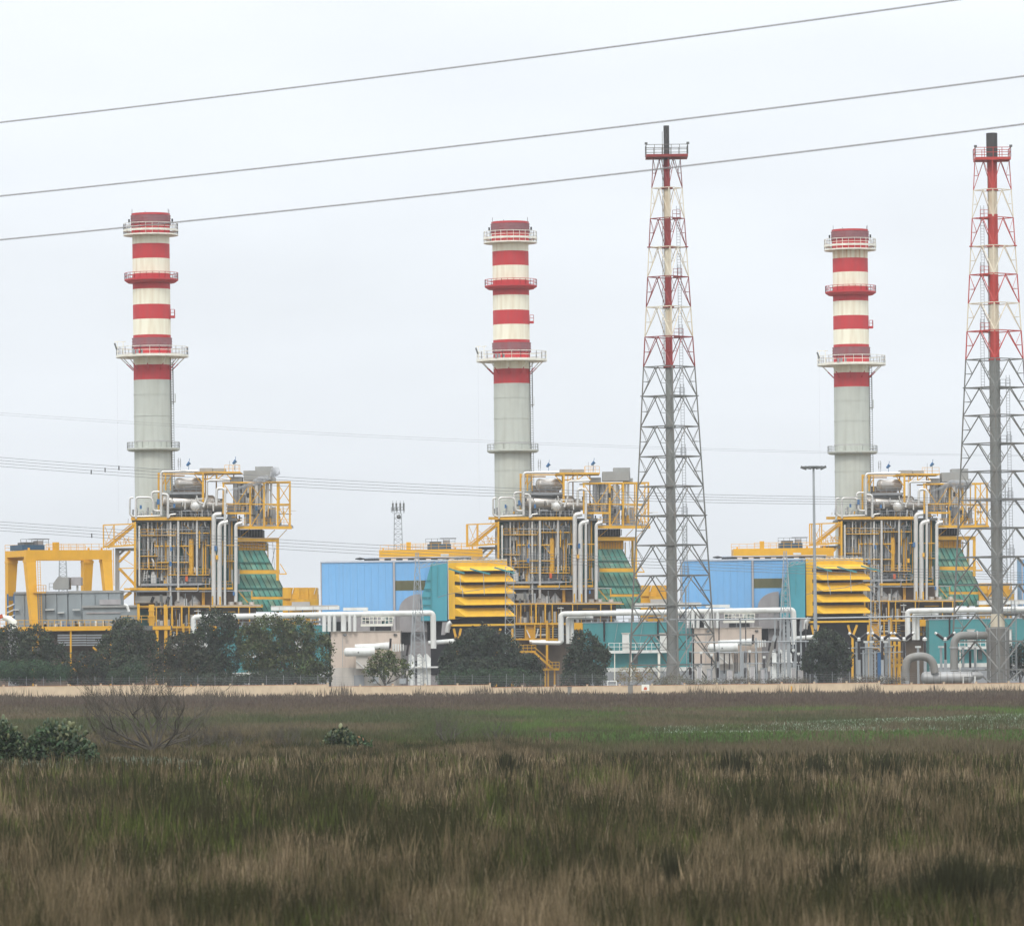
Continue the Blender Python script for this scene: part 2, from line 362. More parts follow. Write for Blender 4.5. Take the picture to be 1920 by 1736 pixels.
    tp = max(nb, key=lambda c: max(v.co.z for v in c.data.vertices)); tp.data = tp.data.copy(); tp.data.materials[0] = M['rusty_cream']
make_chimney()
# ---- boiler (heat recovery steam generator)
a = at(0, 'A')
def make_boiler():
    base = a(790, 1990, 0); base.z = 0; base.y = 1000
    th = Thing('boiler_house', 'boiler with yellow frame and silver pipes at the left, beside the grey machine hall', 'boiler', base, 'boilers in front of the chimneys')
    Y, SV, GS, DK = 'yellow', 'silver', 'grey_steel', 'dark_steel'
    zu = 1/41.326
    def beam(x0, y0, x1, y1, t, yl=-8, m=Y, name='beam', d=None):
        return th.b(name, m, MB().bar(a(x0, y0, yl), a(x1, y1, yl), t*zu, (d or t)*zu))
    def pipe(pts, r, yl=-9, m=SV, rad=None, name='pipe', n=10):
        pp = [a(p[0], p[1], p[2] if len(p) > 2 else yl) for p in pts]
        return th.b(name, m, MB().tube(pp, r*zu, n, rad=(rad or 2.6*r)*zu), smooth=True)
    def slab(x0, y0, x1, y1, ya, yb, m=GS, name='deck'):
        p = a(x0, y0, ya); q = a(x1, y1, ya); q.y = 1000+yb; return th.b(name, m, MB().box(p, q))
    def rail(x0, x1, zy, yl, m=Y, h=1.05):
        return th.b('railing', m, MB().rail([a(x0, zy, yl), a(x1, zy, yl)], h, .07, 1.2))
    # casing of the boiler behind the pipes: panels with stiffeners
    xs = [400, 490, 580, 670, 760, 850, 940, 1030, 1110, 1185]
    for x0, x1 in zip(xs, xs[1:]):
        for y0, y1 in ((985, 1165), (1170, 1330), (1335, 1500), (1505, 1660)):
            slab(x0+1.5, y0+1.5, x1-1.5, y1-1.5, -5+random.uniform(0, .05), -4.6, random.choice(['casing_teal', 'casing_teal', 'rust_dark', 'grey_steel', 'box_grey', 'lagging_tan']) if x0 < 930 else 'casing_teal', 'casing_panel')
    slab(396, 983, 1188, 1990, -4.6, 6, 'casing_teal', 'casing')
    for zy in range(1000, 1660, 33): beam(930, zy, 985, zy, 3, -5.1, 'duct_rib', 'stiffener')
    for x in xs: beam(x, 985, x, 1660, 7, -5.15, 'casing_teal' if x % 2 else 'grey_steel', 'stiffener')
    # sloping inlet duct on the right side, in ribbed panels
    TL, TR, BR, BL = (1180, 1205), (1385, 1205), (1602, 1640), (1180, 1640)
    def edge(zy): return 1385+(zy-1205)*(1602-1385)/435.0
    cuts = [1205, 1300, 1356, 1396, 1500, 1562, 1590, 1680]
    back = MB().prism([(a(*p).x, a(*p).z) for p in ((1182, 1680), (1620, 1680), (1385, 1205), (1182, 1205))], 1000-4.3, 1003)
    th.b('inlet_duct', 'duct_green', back)
    sl = (1602-1385)/435.0
    for y0, y1 in zip(cuts, cuts[1:]):
        if y1-y0 < 45 and y0 != 1590 and y0 not in (1300, 1500): continue
        k = 0; x = edge(y0)
        while x > 1182:
            xn = x-41
            pts = [(x-2, y0+1), (max(xn+2, 1182), y0+1), (max(xn+2+(y1-y0)*sl, 1182), y1-1), (x-2+(y1-y0)*sl, y1-1)]
            mb = MB().prism([(a(*p, -4.3).x, a(*p, -4.3).z) for p in reversed(pts)], 1000-4.45-random.uniform(0, .05), 1000-4.3)
            th.b('duct_panel', random.choice(['duct_green', 'duct_green', 'duct_pale']), mb)
            th.b('duct_rib', 'duct_rib', MB().bar(a(x, y0, -4.5), a(x+(y1-y0)*sl, y1, -4.5), .13, .3)); x = xn
    th.b('duct_rib', 'duct_rib', MB().bar(a(1180, 1300, -4.6), a(edge(1300), 1300, -4.6), .2, .35)); th.b('duct_rib', 'duct_rib', MB().bar(a(1180, 1500, -4.6), a(edge(1500), 1500, -4.6), .2, .35))
    beam(1195, 1373, 1505, 1373, 30, -6.2); beam(1195, 1358, 1505, 1358, 3, -6.5, 'dark_steel'); beam(1505, 1388, 1560, 1388, 9, -6.2)
    beam(1285, 1575, 1595, 1575, 20, -6.2); beam(1290, 1515, 1290, 1590, 8, -6.2)
    # top of the duct
    beam(1180, 1124, 1500, 1124, 30, -6.5); beam(1490, 1110, 1490, 1440, 22, -6.5); beam(1490, 1110, 1490, 1990, 20, 3); beam(1510, 1310, 1560, 1390, 6, -6.2)
    for k in range(10): slab(1186+k*21, 1146, 1205+k*21, 1205, -4.4-(k % 2)*.15, -4, 'crane_yellow', 'corrugated_sheet')
    slab(1180, 1140, 1400, 1204, -4, 3, 'olive', 'inner_wall')
    beam(1415, 1150, 1415, 1300, 8, -3); beam(1470, 1180, 1440, 1340, 4, -2, GS, 'brace'); beam(1450, 1140, 1470, 1380, 4, -2.5, 'white', 'brace')
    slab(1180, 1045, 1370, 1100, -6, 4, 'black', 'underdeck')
    for x in range(1200, 1380, 22): beam(x, 1048, x, 1098, 6, -6.1, DK, 'hanger')
    beam(1200, 1105, 1275, 1040, 5, -6.5, Y, 'brace'); beam(1500, 1110, 1560, 1045, 5, -6.5, Y, 'brace'); beam(1410, 1105, 1470, 1045, 5, -6.3, Y, 'brace')
    # main deck and right upper deck
    beam(355, 960, 980, 960, 24, -8.5); slab(360, 968, 1180, 978, -8.2, 8, DK, 'deck'); beam(355, 960, 980, 960, 22, 8)
    rail(430, 975, 947, -8.4, GS)
    beam(1175, 1030, 1600, 1030, 22, -8.5); slab(1180, 1012, 1595, 1024, -8, 2, GS, 'deck'); beam(1180, 1030, 1600, 1030, 20, 2)
    for x in (1180, 1280, 1385, 1490, 1590): th.b('beam', Y, MB().bar(a(x, 1032, -8), a(x, 1032, 2), .35))
    # upper right tower
    for x, y0 in ((1070, 680), (1278, 680), (1385, 680), (1490, 672), (1585, 672)):
        beam(x, y0, x, 1038 if x > 1200 else 925, 14, -8.3, Y, 'column')
    for x in (1180, 1300, 1410, 1510, 1592): beam(x-8, 690, x-8, 1030, 9, 1.5, Y, 'column')
    beam(1060, 682, 1592, 676, 12, -8.3); beam(1062, 690, 1590, 684, 9, 1.5)
    beam(1075, 845, 1270, 845, 9, -8.3); beam(1280, 848, 1590, 848, 9, -8.2); beam(1080, 918, 1272, 918, 15, -8.5); beam(1100, 855, 1590, 855, 7, 1.5)
    for p, q, yl in (((1490, 690), (1585, 835), -8.2), ((1585, 690), (1490, 835), -8.2), ((1490, 855), (1585, 1020), -8.2), ((1585, 855), (1490, 1020), -8.2),
                     ((1385, 855), (1285, 1020), -8.2), ((1285, 700), (1335, 770), -8.2), ((1385, 700), (1335, 770), -8.2), ((1335, 770), (1285, 840), -8.2), ((1335, 770), (1385, 840), -8.2),
                     ((1080, 700), (1170, 840), -8.2), ((1270, 700), (1180, 840), -8.2), ((1190, 700), (1290, 840), 1.4), ((1400, 700), (1500, 840), 1.4)):
        beam(*p, *q, 6, yl, Y, 'brace')
    for p in ((1100, 1270, 905), (1180, 1590, 1010), (1420, 1590, 905)): rail(p[0], p[1], p[2], -8.1)
    # upper left frame over the drums
    for x, y0, y1, t in ((568, 605, 900, 14), (622, 608, 740, 11), (598, 608, 860, 7), (660, 620, 740, 6), (912, 605, 830, 16), (945, 620, 700, 7), (1020, 610, 660, 9)): beam(x, y0, x, y1, t, -7.5, Y, 'column')
    for x in (640, 930, 1015, 1150): beam(x, 610, x, 940, 10, 3, Y, 'column')
    beam(560, 612, 905, 612, 10, -7.5); beam(570, 628, 770, 628, 9, -7); beam(845, 602, 1200, 602, 13, -7.6); slab(850, 600, 1200, 606, -7, 3, Y, 'deck'); beam(915, 655, 1130, 655, 9, -6)
    for p, q in (((840, 612), (912, 700)), ((950, 660), (1010, 610)), ((1020, 655), (1080, 612)), ((1130, 655), (1090, 612)), ((600, 700), (622, 640)), ((622, 700), (660, 640))): beam(*p, *q, 7, -7.3, Y, 'brace')
    rail(1080, 1198, 598, -7.4, Y, 1.25); rail(1110, 1190, 598, 2, Y, 1.25)
    slab(885, 569, 985, 596, -6, 0, 'box_grey', 'vent_box'); slab(988, 571, 1080, 596, -6, 0, 'box_grey', 'vent_box')
    # drums
    def drum(x0, x1, zy, r, yl, yl1=None, m='steel_drum', name='drum'):
        p = a(x0, zy, yl); q = a(x1, zy, yl if yl1 is None else yl1); d = (q-p).normalized(); R_ = r*zu; L = (q-p).length
        mb = MB(); rot = d.to_track_quat('X', 'Z'); prof = [(.02, -.5*R_), (.5*R_, -.43*R_), (.85*R_, -.25*R_), (R_, 0), (R_, L), (.85*R_, L+.25*R_), (.5*R_, L+.43*R_), (.02, L+.5*R_)]
        mb.lathe((0, 0, 0), prof, 24, 0); mb.v = [rot @ v+p for v in mb.v]
        return th.b(name, m, mb, smooth=True)
    d1 = drum(718, 880, 692, 48, -6.5, -5.0)
    th.b('manhole', DK, MB().cyl(a(702, 692, -6.9), a(708, 692, -6.7), .25, n=10), parent=d1)
    drum(620, 985, 838, 60, -5.5, -4.5); drum(850, 960, 866, 40, -8.2, -2, 'silver'); drum(940, 1075, 858, 38, -5.5, -4.5); drum(640, 690, 835, 52, -6.2, -4)
    slab(650, 755, 905, 770, -7, 3, GS); slab(655, 772, 900, 786, -6.6, 3, DK); rail(630, 905, 754, -7.1, GS)
    slab(560, 812, 1075, 944, 2.5, 6, GS, 'equipment_wall'); slab(640, 700, 905, 755, 2.5, 6, 'rust_dark', 'equipment_wall'); slab(420, 870, 560, 944, 0, 3, DK, 'equipment_box')
    for k in range(40):
        x = random.uniform(400, 1070); y0 = random.uniform(800, 905); v = random.random() < .6; m = random.choice([GS, SV, DK, 'rust_dark', SV, 'white'])
        pipe([(x, y0), (x+(random.uniform(-4, 4) if v else random.uniform(25, 70)), y0+(random.uniform(30, 60) if v else 0))], random.uniform(2.5, 7), random.uniform(-7.8, -6.5) if random.random() < .5 else 1.5, m, name='thin_pipe', n=6)
    for x0, x1, y0, y1 in ((1165, 1245, 690, 905), (1295, 1375, 700, 1005), (1100, 1160, 860, 1005), (1400, 1450, 880, 1005)): slab(x0, y0, x1, y1, -2.5, 0, random.choice([GS, 'box_grey']), 'equipment_box')
    for k in range(46):
        x = random.uniform(1095, 1570); y0 = random.uniform(700, 960) if x < 1400 else random.uniform(860, 960); v = random.random() < .65
        pipe([(x, y0), (x+(0 if v else random.uniform(25, 70)), y0+(random.uniform(30, 90) if v else 0))], random.uniform(2.5, 6), random.uniform(-6.5, -3), random.choice([GS, SV, DK, 'rust_dark', Y, SV]), name='thin_pipe', n=6)
    # silencers
    slab(1315, 557, 1450, 650, -5, 0, 'box_grey', 'silencer'); slab(1225, 588, 1440, 660, -6, -1, 'box_grey', 'silencer'); slab(1400, 640, 1470, 680, -5.5, -1, 'box_grey', 'silencer'); slab(1120, 636, 1215, 678, -6, -2, 'box_grey', 'silencer')
    for x, y0, y1, r in ((1165, 690, 905, 17), (1195, 690, 900, 12), (1230, 680, 900, 22), (1262, 690, 840, 10), (1325, 680, 900, 15), (1350, 690, 890, 10), (1410, 660, 940, 14), (1440, 680, 940, 9), (1250, 850, 1000, 20), (1340, 870, 1010, 24), (1460, 870, 1005, 18)):
        pipe([(x, y0), (x, y1)], r, -4.5+random.uniform(-1.5, 1.5), 'grey_steel' if r > 16 else 'silver', name='riser')
    # goose-neck pipes on the front
    pipe([(995, 1990), (995, 928), (1055, 925)], 18, -9.5, rad=46); pipe([(1040, 1625), (1040, 998), (1105, 985)], 19, -9.6, rad=46)
    pipe([(1082, 1990), (1082, 728), (1018, 722), (1016, 860)], 10, -9.8, rad=26); pipe([(1166, 1605), (1166, 1003), (1215, 992)], 14, -9.5, rad=34)
    pipe([(345, 880), (345, 800), (372, 797)], 7, -8.8); pipe([(345, 870), (345, 930), (375, 945), (580, 938)], 7, -8.8, rad=22); pipe([(392, 962), (392, 795), (508, 795), (526, 830), (526, 900), (580, 900)], 8, -8.9, rad=24)
    pipe([(588, 935), (588, 596), (870, 592)], 10, -9, rad=26); pipe([(516, 800), (516, 752), (575, 752)], 8, -8.7, rad=22); pipe([(585, 770), (640, 770), (640, 955)], 10, -8.9, rad=26)
    pipe([(915, 870), (942, 800), (942, 664), (1120, 660)], 9, -8.6, rad=24); pipe([(862, 780), (872, 830), (930, 850)], 6, -8.6); pipe([(650, 950), (655, 930), (700, 925)], 7, -9)
    pipe([(1018, 735), (1050, 722), (1082, 735)], 10, -9.7)
    # pipes under the deck
    for x, y0, y1, r, m in ((418, 1015, 1480, 7, 'white'), (485, 980, 1340, 6, SV), (516, 985, 1290, 7, SV), (550, 980, 1500, 4, GS), (592, 980, 1440, 9, SV), (610, 1000, 1400, 5, DK), (640, 975, 1990, 10, SV), (660, 975, 1990, 9, SV),
                            (686, 1005, 1420, 7, SV), (720, 978, 1600, 10, SV), (750, 980, 1130, 4, SV), (865, 970, 1400, 9, SV), (882, 970, 1150, 4, GS), (838, 975, 1040, 4, 'white'), (905, 1020, 1130, 16, 'dark_steel'), (1115, 960, 1160, 10, GS), (575, 1020, 1390, 5, DK), (455, 1000, 1500, 18, DK), (700, 1000, 1500, 5, DK), (780, 1020, 1400, 6, GS), (950, 1000, 1400, 5, DK)):
        pipe([(x, y0), (x, y1)], r, -7.5+random.uniform(-1, .8), m)
    pipe([(516, 1270), (530, 1300), (530, 1330)], 9, -7.8); pipe([(540, 1045), (828, 1045), (832, 985)], 4, -8.2, GS); pipe([(405, 1030), (440, 1025), (520, 1010)], 5, -7, GS)
    pipe([(795, 985), (795, 1020)], 4, -8); pipe([(770, 985), (770, 1010)], 4, -8); pipe([(925, 985), (930, 1020)], 4, -8)
    pipe([(270, 1525), (870, 1522), (876, 1470), (965, 1466), (965, 1420)], 4, -9.4, GS, rad=8); pipe([(880, 1525), (1290, 1518)], 4, -9.4, GS)
    # yellow columns and beams below the deck
    for x, y0, y1, t in ((560, 985, 1420, 9), (620, 1130, 1500, 20), (745, 985, 1170, 5), (818, 1118, 1400, 28), (835, 1118, 1400, 8), (912, 1118, 1450, 14), (932, 1118, 1500, 10), (972, 970, 1170, 6), (1120, 960, 1440, 8), (1135, 975, 1440, 12), (385, 975, 1990, 16), (540, 1130, 1380, 8), (915, 1500, 1990, 22)):
        beam(x, y0, x, y1, t, -6.9, Y, 'column')
    for x in (500, 700, 900, 1100): beam(x, 985, x, 1990, 14, 7.5, Y, 'column')
    beam(535, 1172, 800, 1172, 9, -7.6); beam(940, 1166, 1195, 1166, 8, -9); beam(420, 1200, 500, 1200, 7, -7); beam(480, 1298, 560, 1298, 6, -7); beam(510, 1330, 700, 1330, 5, -7)
    for p, q in (((745, 1172), (820, 1260)), ((440, 1000), (480, 1060)), ((760, 1000), (830, 1060)), ((590, 1380), (640, 1300)), ((545, 1060), (600, 1000)), ((860, 1040), (905, 1000))): beam(*p, *q, 6, -7.4, Y, 'brace')
    for x0, x1, zy in ((400, 560, 1250), (560, 800, 1298), (640, 960, 1395), (430, 700, 1090), (700, 960, 1072), (990, 1180, 1290), (400, 640, 1350)):
        beam(x0, zy, x1, zy, 6, -8.2); rail(x0, x1, zy-2, -8.2, random.choice([Y, GS]), 1.1); slab(x0, zy-3, x1, zy+2, -8.1, -6.5, random.choice([GS, 'rust_dark']), 'gallery')
    for k in range(9): x = random.uniform(410, 1170); y0 = random.uniform(985, 1300); beam(x, y0, x, y0+random.uniform(80, 220), random.uniform(4, 8), -7-random.random(), Y, 'column')
    for k in range(14): x = random.uniform(410, 900); zy = random.uniform(1000, 1440); slab(x, zy, x+random.uniform(20, 60), zy+random.uniform(12, 40), -6.8, -6, random.choice(['lagging_tan', SV, GS, 'box_grey', 'rust_dark']), 'lagged_box')
    # lower decks
    slab(430, 1464, 900, 1476, -8.5, -4, GS); rail(430, 960, 1463, -8.5, GS, 1.1); slab(600, 1410, 760, 1462, -6, -5, GS, 'duct_box'); slab(800, 1405, 905, 1462, -6.2, -5, GS, 'duct_box')
    beam(345, 1505, 640, 1505, 20, -8.6); beam(700, 1503, 1145, 1500, 17, -8.6); slab(350, 1500, 1140, 1510, -8, -4.5, DK); rail(960, 1140, 1493, -8.6, Y, 1.1); rail(1090, 1145, 1493, -7.5, Y, 1.2)
    beam(1180, 1518, 1290, 1518, 7, -8.5)
    beam(1185, 1520, 1260, 1610, 7, -8, Y, 'brace')
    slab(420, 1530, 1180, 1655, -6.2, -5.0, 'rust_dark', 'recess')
    for x0, r in ((740, 50), (847, 44)):
        p = a(x0, 1640, -7.2); p2 = Vector((p.x, p.y, a(x0, 1605, -7.2).z)); p3 = Vector((p.x, p.y, a(x0, 1560, -7.2).z))
        h = th.b('hopper', 'drum_grey', MB().lathe((p.x, p.y, 0), [(r*zu, p.z), (r*zu, p2.z), (r*zu*.85, p2.z+.1), (r*zu*.15, p3.z)], 20), smooth=True)
        th.b('outlet_pipe', 'white', MB().tube([p, p+Vector((.1, -.3, -.5)), p+Vector((.8, -.3, -2))], .22, 8), parent=h)
    for x, r in ((1040, 22), (1130, 24), (1194, 24), (1288, 20)): pipe([(x, 1636), (x, 1604)], r, -8, 'silver', name='drain_pot', n=14)
    slab(385, 1560, 655, 1610, -8, -5.5, 'box_grey', 'cable_box'); 
    for x in (520, 640): th.b('grille', 'black', MB().bar(a(x-8, 1608, -8.1), a(x+8, 1565, -8.1), .55, .1))
    beam(380, 1640, 1370, 1640, 9, -9); slab(380, 1636, 1370, 1642, -8.8, -5, Y, 'deck')
    # cabinets, valves and small clutter
    slab(1130, 1355, 1145, 1460, -8.6, -8, GS, 'cabinet'); slab(1178, 1350, 1196, 1465, -8.4, -8, 'box_grey', 'cabinet')
    slab(508, 1395, 546, 1460, -7.6, -6.6, 'silver', 'valve_body'); pipe([(526, 1395), (526, 1370)], 18, -7.3, 'silver')
    th.b('steam_ladder', 'white', MB().ladder(a(462, 1440, -8.2), a(470, 1360, -8.2), .5, .1))
    for x, zy, m in ((665, 1195, 'blue_paint'), (1010, 1190, 'blue_paint'), (660, 1310, 'blue_paint'), (1150, 1540, 'blue_paint'), (1020, 1260, 'crane_yellow'), (980, 1305, 'crane_yellow'), (690, 860, 'blue_paint'), (430, 870, 'blue_paint'), (565, 830, 'blue_paint'), (1325, 880, 'trolley_blue'), (1345, 905, 'black'), (1240, 880, 'black'), (1260, 780, 'black'), (785, 1425, 'sign_red')):
        s = random.uniform(.3, .5); p = a(x, zy, -9.9 if x > 980 else -8.9); th.b('valve', m, MB().box(p-Vector((s*.5, .2, s)), p+Vector((s*.5, .2, s))))
    for k in range(70):
        x = random.choice([random.uniform(360, 560), random.uniform(640, 1060), random.uniform(1080, 1580)]); lv = 943 if x < 980 else 1012
        h = random.uniform(.4, 1.7); p = a(x, lv, random.uniform(-8, -3)); m = random.choice([GS, GS, SV, DK, Y, 'white'])
        th.b('valve_stem', m, MB().cyl(p, p+Vector((random.uniform(-.2, .2), 0, h)), random.uniform(.05, .22), n=6))
    for k in range(60):
        x = random.uniform(430, 960); zy = random.uniform(1340, 1462); p = a(x, zy, random.uniform(-7.6, -6))
        th.b('instrument', random.choice([GS, SV, DK, 'black', 'white']), MB().box(p, p+Vector((random.uniform(.1, .5), .3, random.uniform(.2, 1.0)))))
    for k in range(95):
        x = random.uniform(400, 980); L = random.uniform(60, 260); y0 = random.uniform(985, 1250)
        pipe([(x, y0), (x, y0+L)], random.uniform(2.2, 4), -7+random.uniform(-.6, 1.2), random.choice([GS, SV, SV, SV, 'white', 'rust_dark', Y, GS]), name='thin_pipe', n=6)
    # masts on top
    for x, y1 in ((722, 488), (735, 490), (1118, 512), (1160, 505)): beam(x, y1, x+1, 600, 3, -4, GS, 'mast')
    th.b('mast_ladder', GS, MB().ladder(a(728, 560, -4), a(728, 500, -4), .5, .08))
    for x, zy in ((797, 540), (1155, 525)):
        p = a(x, zy, -4); th.b('siren', 'blue_paint', MB().cyl(p-Vector((.3, 0, .25)), p+Vector((.3, 0, .35)), .2, .34, 8).bar(p-Vector((0, 0, 1.4)), p+Vector((.25, 0, 1.1)), .09))
    for r in copies(th, {1: 'boiler with yellow frame and silver pipes in the middle, right of the louvred yellow intake', 2: 'boiler with yellow frame and silver pipes at the right, partly behind the thicker flare tower'}, (1, 2)):
        for c in r.children:                              # the small fittings differ from unit to unit
            if c.name.split('.')[0] in ('thin_pipe', 'instrument', 'valve_stem', 'lagged_box', 'valve'): c.location = (random.uniform(-1.2, 1.2), 0, random.uniform(-.4, .4))
make_boiler()
# ---- stair tower on the boiler's left
def make_stair():
    base = a(260, 1990, -7); base.z = 0
    th = Thing('stair_tower', 'yellow lattice stair tower between the gantry crane and the left boiler', 'stair tower', base, 'stair towers on the boilers')
    zu = 1/41.326
    def beam(x0, y0, x1, y1, t, yl=-9.5, m='yellow', name='beam'): return th.b(name, m, MB().bar(a(x0, y0, yl), a(x1, y1, yl), t*zu))
    for yl in (-9.5, -6.5):
        beam(138, 1010, 385, 1000, 9, yl); beam(140, 1008, 142, 1190, 10, yl, name='column'); beam(135, 1180, 385, 1164, 12, yl); beam(385, 985, 385, 1500, 15, yl, name='column'); beam(222, 1010, 222, 1175, 10 if yl < -8 else 6, yl, name='column')
        beam(262, 1345, 392, 1342, 7, yl); beam(300, 1505, 400, 1505, 14, yl)
    for p, q in (((150, 1020), (215, 1175)), ((215, 1020), (150, 1175)), ((230, 1060), (375, 1160)), ((262, 1290), (350, 1200)), ((270, 1350), (385, 1490)), ((385, 1350), (270, 1500)), ((262, 1250), (385, 1330)), ((240, 1120), (290, 1175)), ((290, 1090), (330, 1170)), ((340, 1100), (300, 1170))):
        beam(*p, *q, 4, -9.2, name='brace')
    f = th.b('stair_flight', 'yellow', MB().bar(a(172, 1182, -8), a(378, 1012, -8), .55, 1.4).bar(a(165, 1160, -8.8), a(370, 992, -8.8), .12)); th.b('railing', 'yellow', MB().bar(a(165, 1155, -8.8), a(370, 988, -8.8), .1), parent=f)
    th.b('stair_flight', 'yellow', MB().bar(a(262, 1345, -8), a(390, 1478, -8), .45, 1.4)); th.b('stair_flight', 'yellow', MB().bar(a(262, 1296, -8), a(345, 1212, -8), .4, 1.4)); th.b('stair_flight', 'yellow', MB().bar(a(275, 1592, -8), a(355, 1528, -8), .55, 1.4))
    th.b('railing', 'yellow', MB().rail([a(255, 1168, -9.4), a(380, 1162, -9.4)], 1.1, .08, .9)); th.b('landing', 'grey_steel', MB().box(a(140, 1172, -9.3), a(385, 1168, -6.6)))
    th.b('grey_post', 'box_grey', MB().bar(a(248, 1190, -7.5), a(248, 1990, -7.5), .75)); th.b('grey_bracket', 'box_grey', MB().bar(a(235, 1200, -7.5), a(395, 1198, -7.5), .55).bar(a(262, 1240, -7.5), a(300, 1205, -7.5), .4))
    th.b('post', 'yellow', MB().bar(a(216, 1190, -9), a(222, 1480, -9), .12)); th.b('mast', 'grey_steel', MB().bar(a(330, 1002, -8), a(333, 960, -8), .08))
    for x in (150, 230, 265, 300, 330): th.b('hanger', 'yellow', MB().bar(a(x, 1120, -9.3), a(x+14, 1165, -9.3), .08))
    copies(th, {1: 'yellow lattice stair tower left of the middle boiler, behind the girder on the blue hall', 2: 'yellow lattice stair tower left of the right boiler, behind the tall lamp mast'}, (1, 2))
make_stair()
# ---- exhaust hood between duct and hall
def make_hood():
    base = a(1680, 1990, 0); base.z = 0
    th = Thing('exhaust_hood', 'yellow panelled hood between the left boiler duct and the first blue hall', 'hood', base, 'yellow hoods beside the boiler ducts')
    x = [1530, 1597, 1664, 1731, 1797]
    for k, (x0, x1) in enumerate(zip(x, x[1:])):
        p0 = a(x0+1, 1494, -7); p1 = a(x1-1, 1580, -7)
        th.b('panel', 'yellow', MB().box((p0.x, 993-.04*(k % 2), p1.z), (p1.x, 993.3, p0.z)))
    p0 = a(1528, 1497, -6.7); p1 = a(1798, 1990, -6.7); th.b('body', 'crane_yellow', MB().box((p0.x, 993.3, 0), (p1.x, 1003, p0.z)))
    p0 = a(1590, 1582, -8.5); p1 = a(1808, 1645, -8.5); th.b('plinth', 'yellow', MB().box((p0.x, 991.5, p1.z), (p1.x, 992.9, p0.z)))
    th.b('railing', 'yellow', MB().rail([a(1600, 1585, -8.5), a(1808, 1590, -8.5)], 1.0, .08))
    for xx in (1600, 1772): th.b('strut', 'white', MB().bar(a(xx, 1545, -7.3), a(xx+14, 1496, -7.3), .12))
    th.b('lagging', 'concrete', MB().box(a(1600, 1605, -8.8), a(1740, 1640, -8.6)))
    copies(th, {1: 'yellow panelled hood seen through the slimmer flare tower', 2: 'yellow panelled hood behind the thicker flare tower'}, (1, 2))
make_hood()
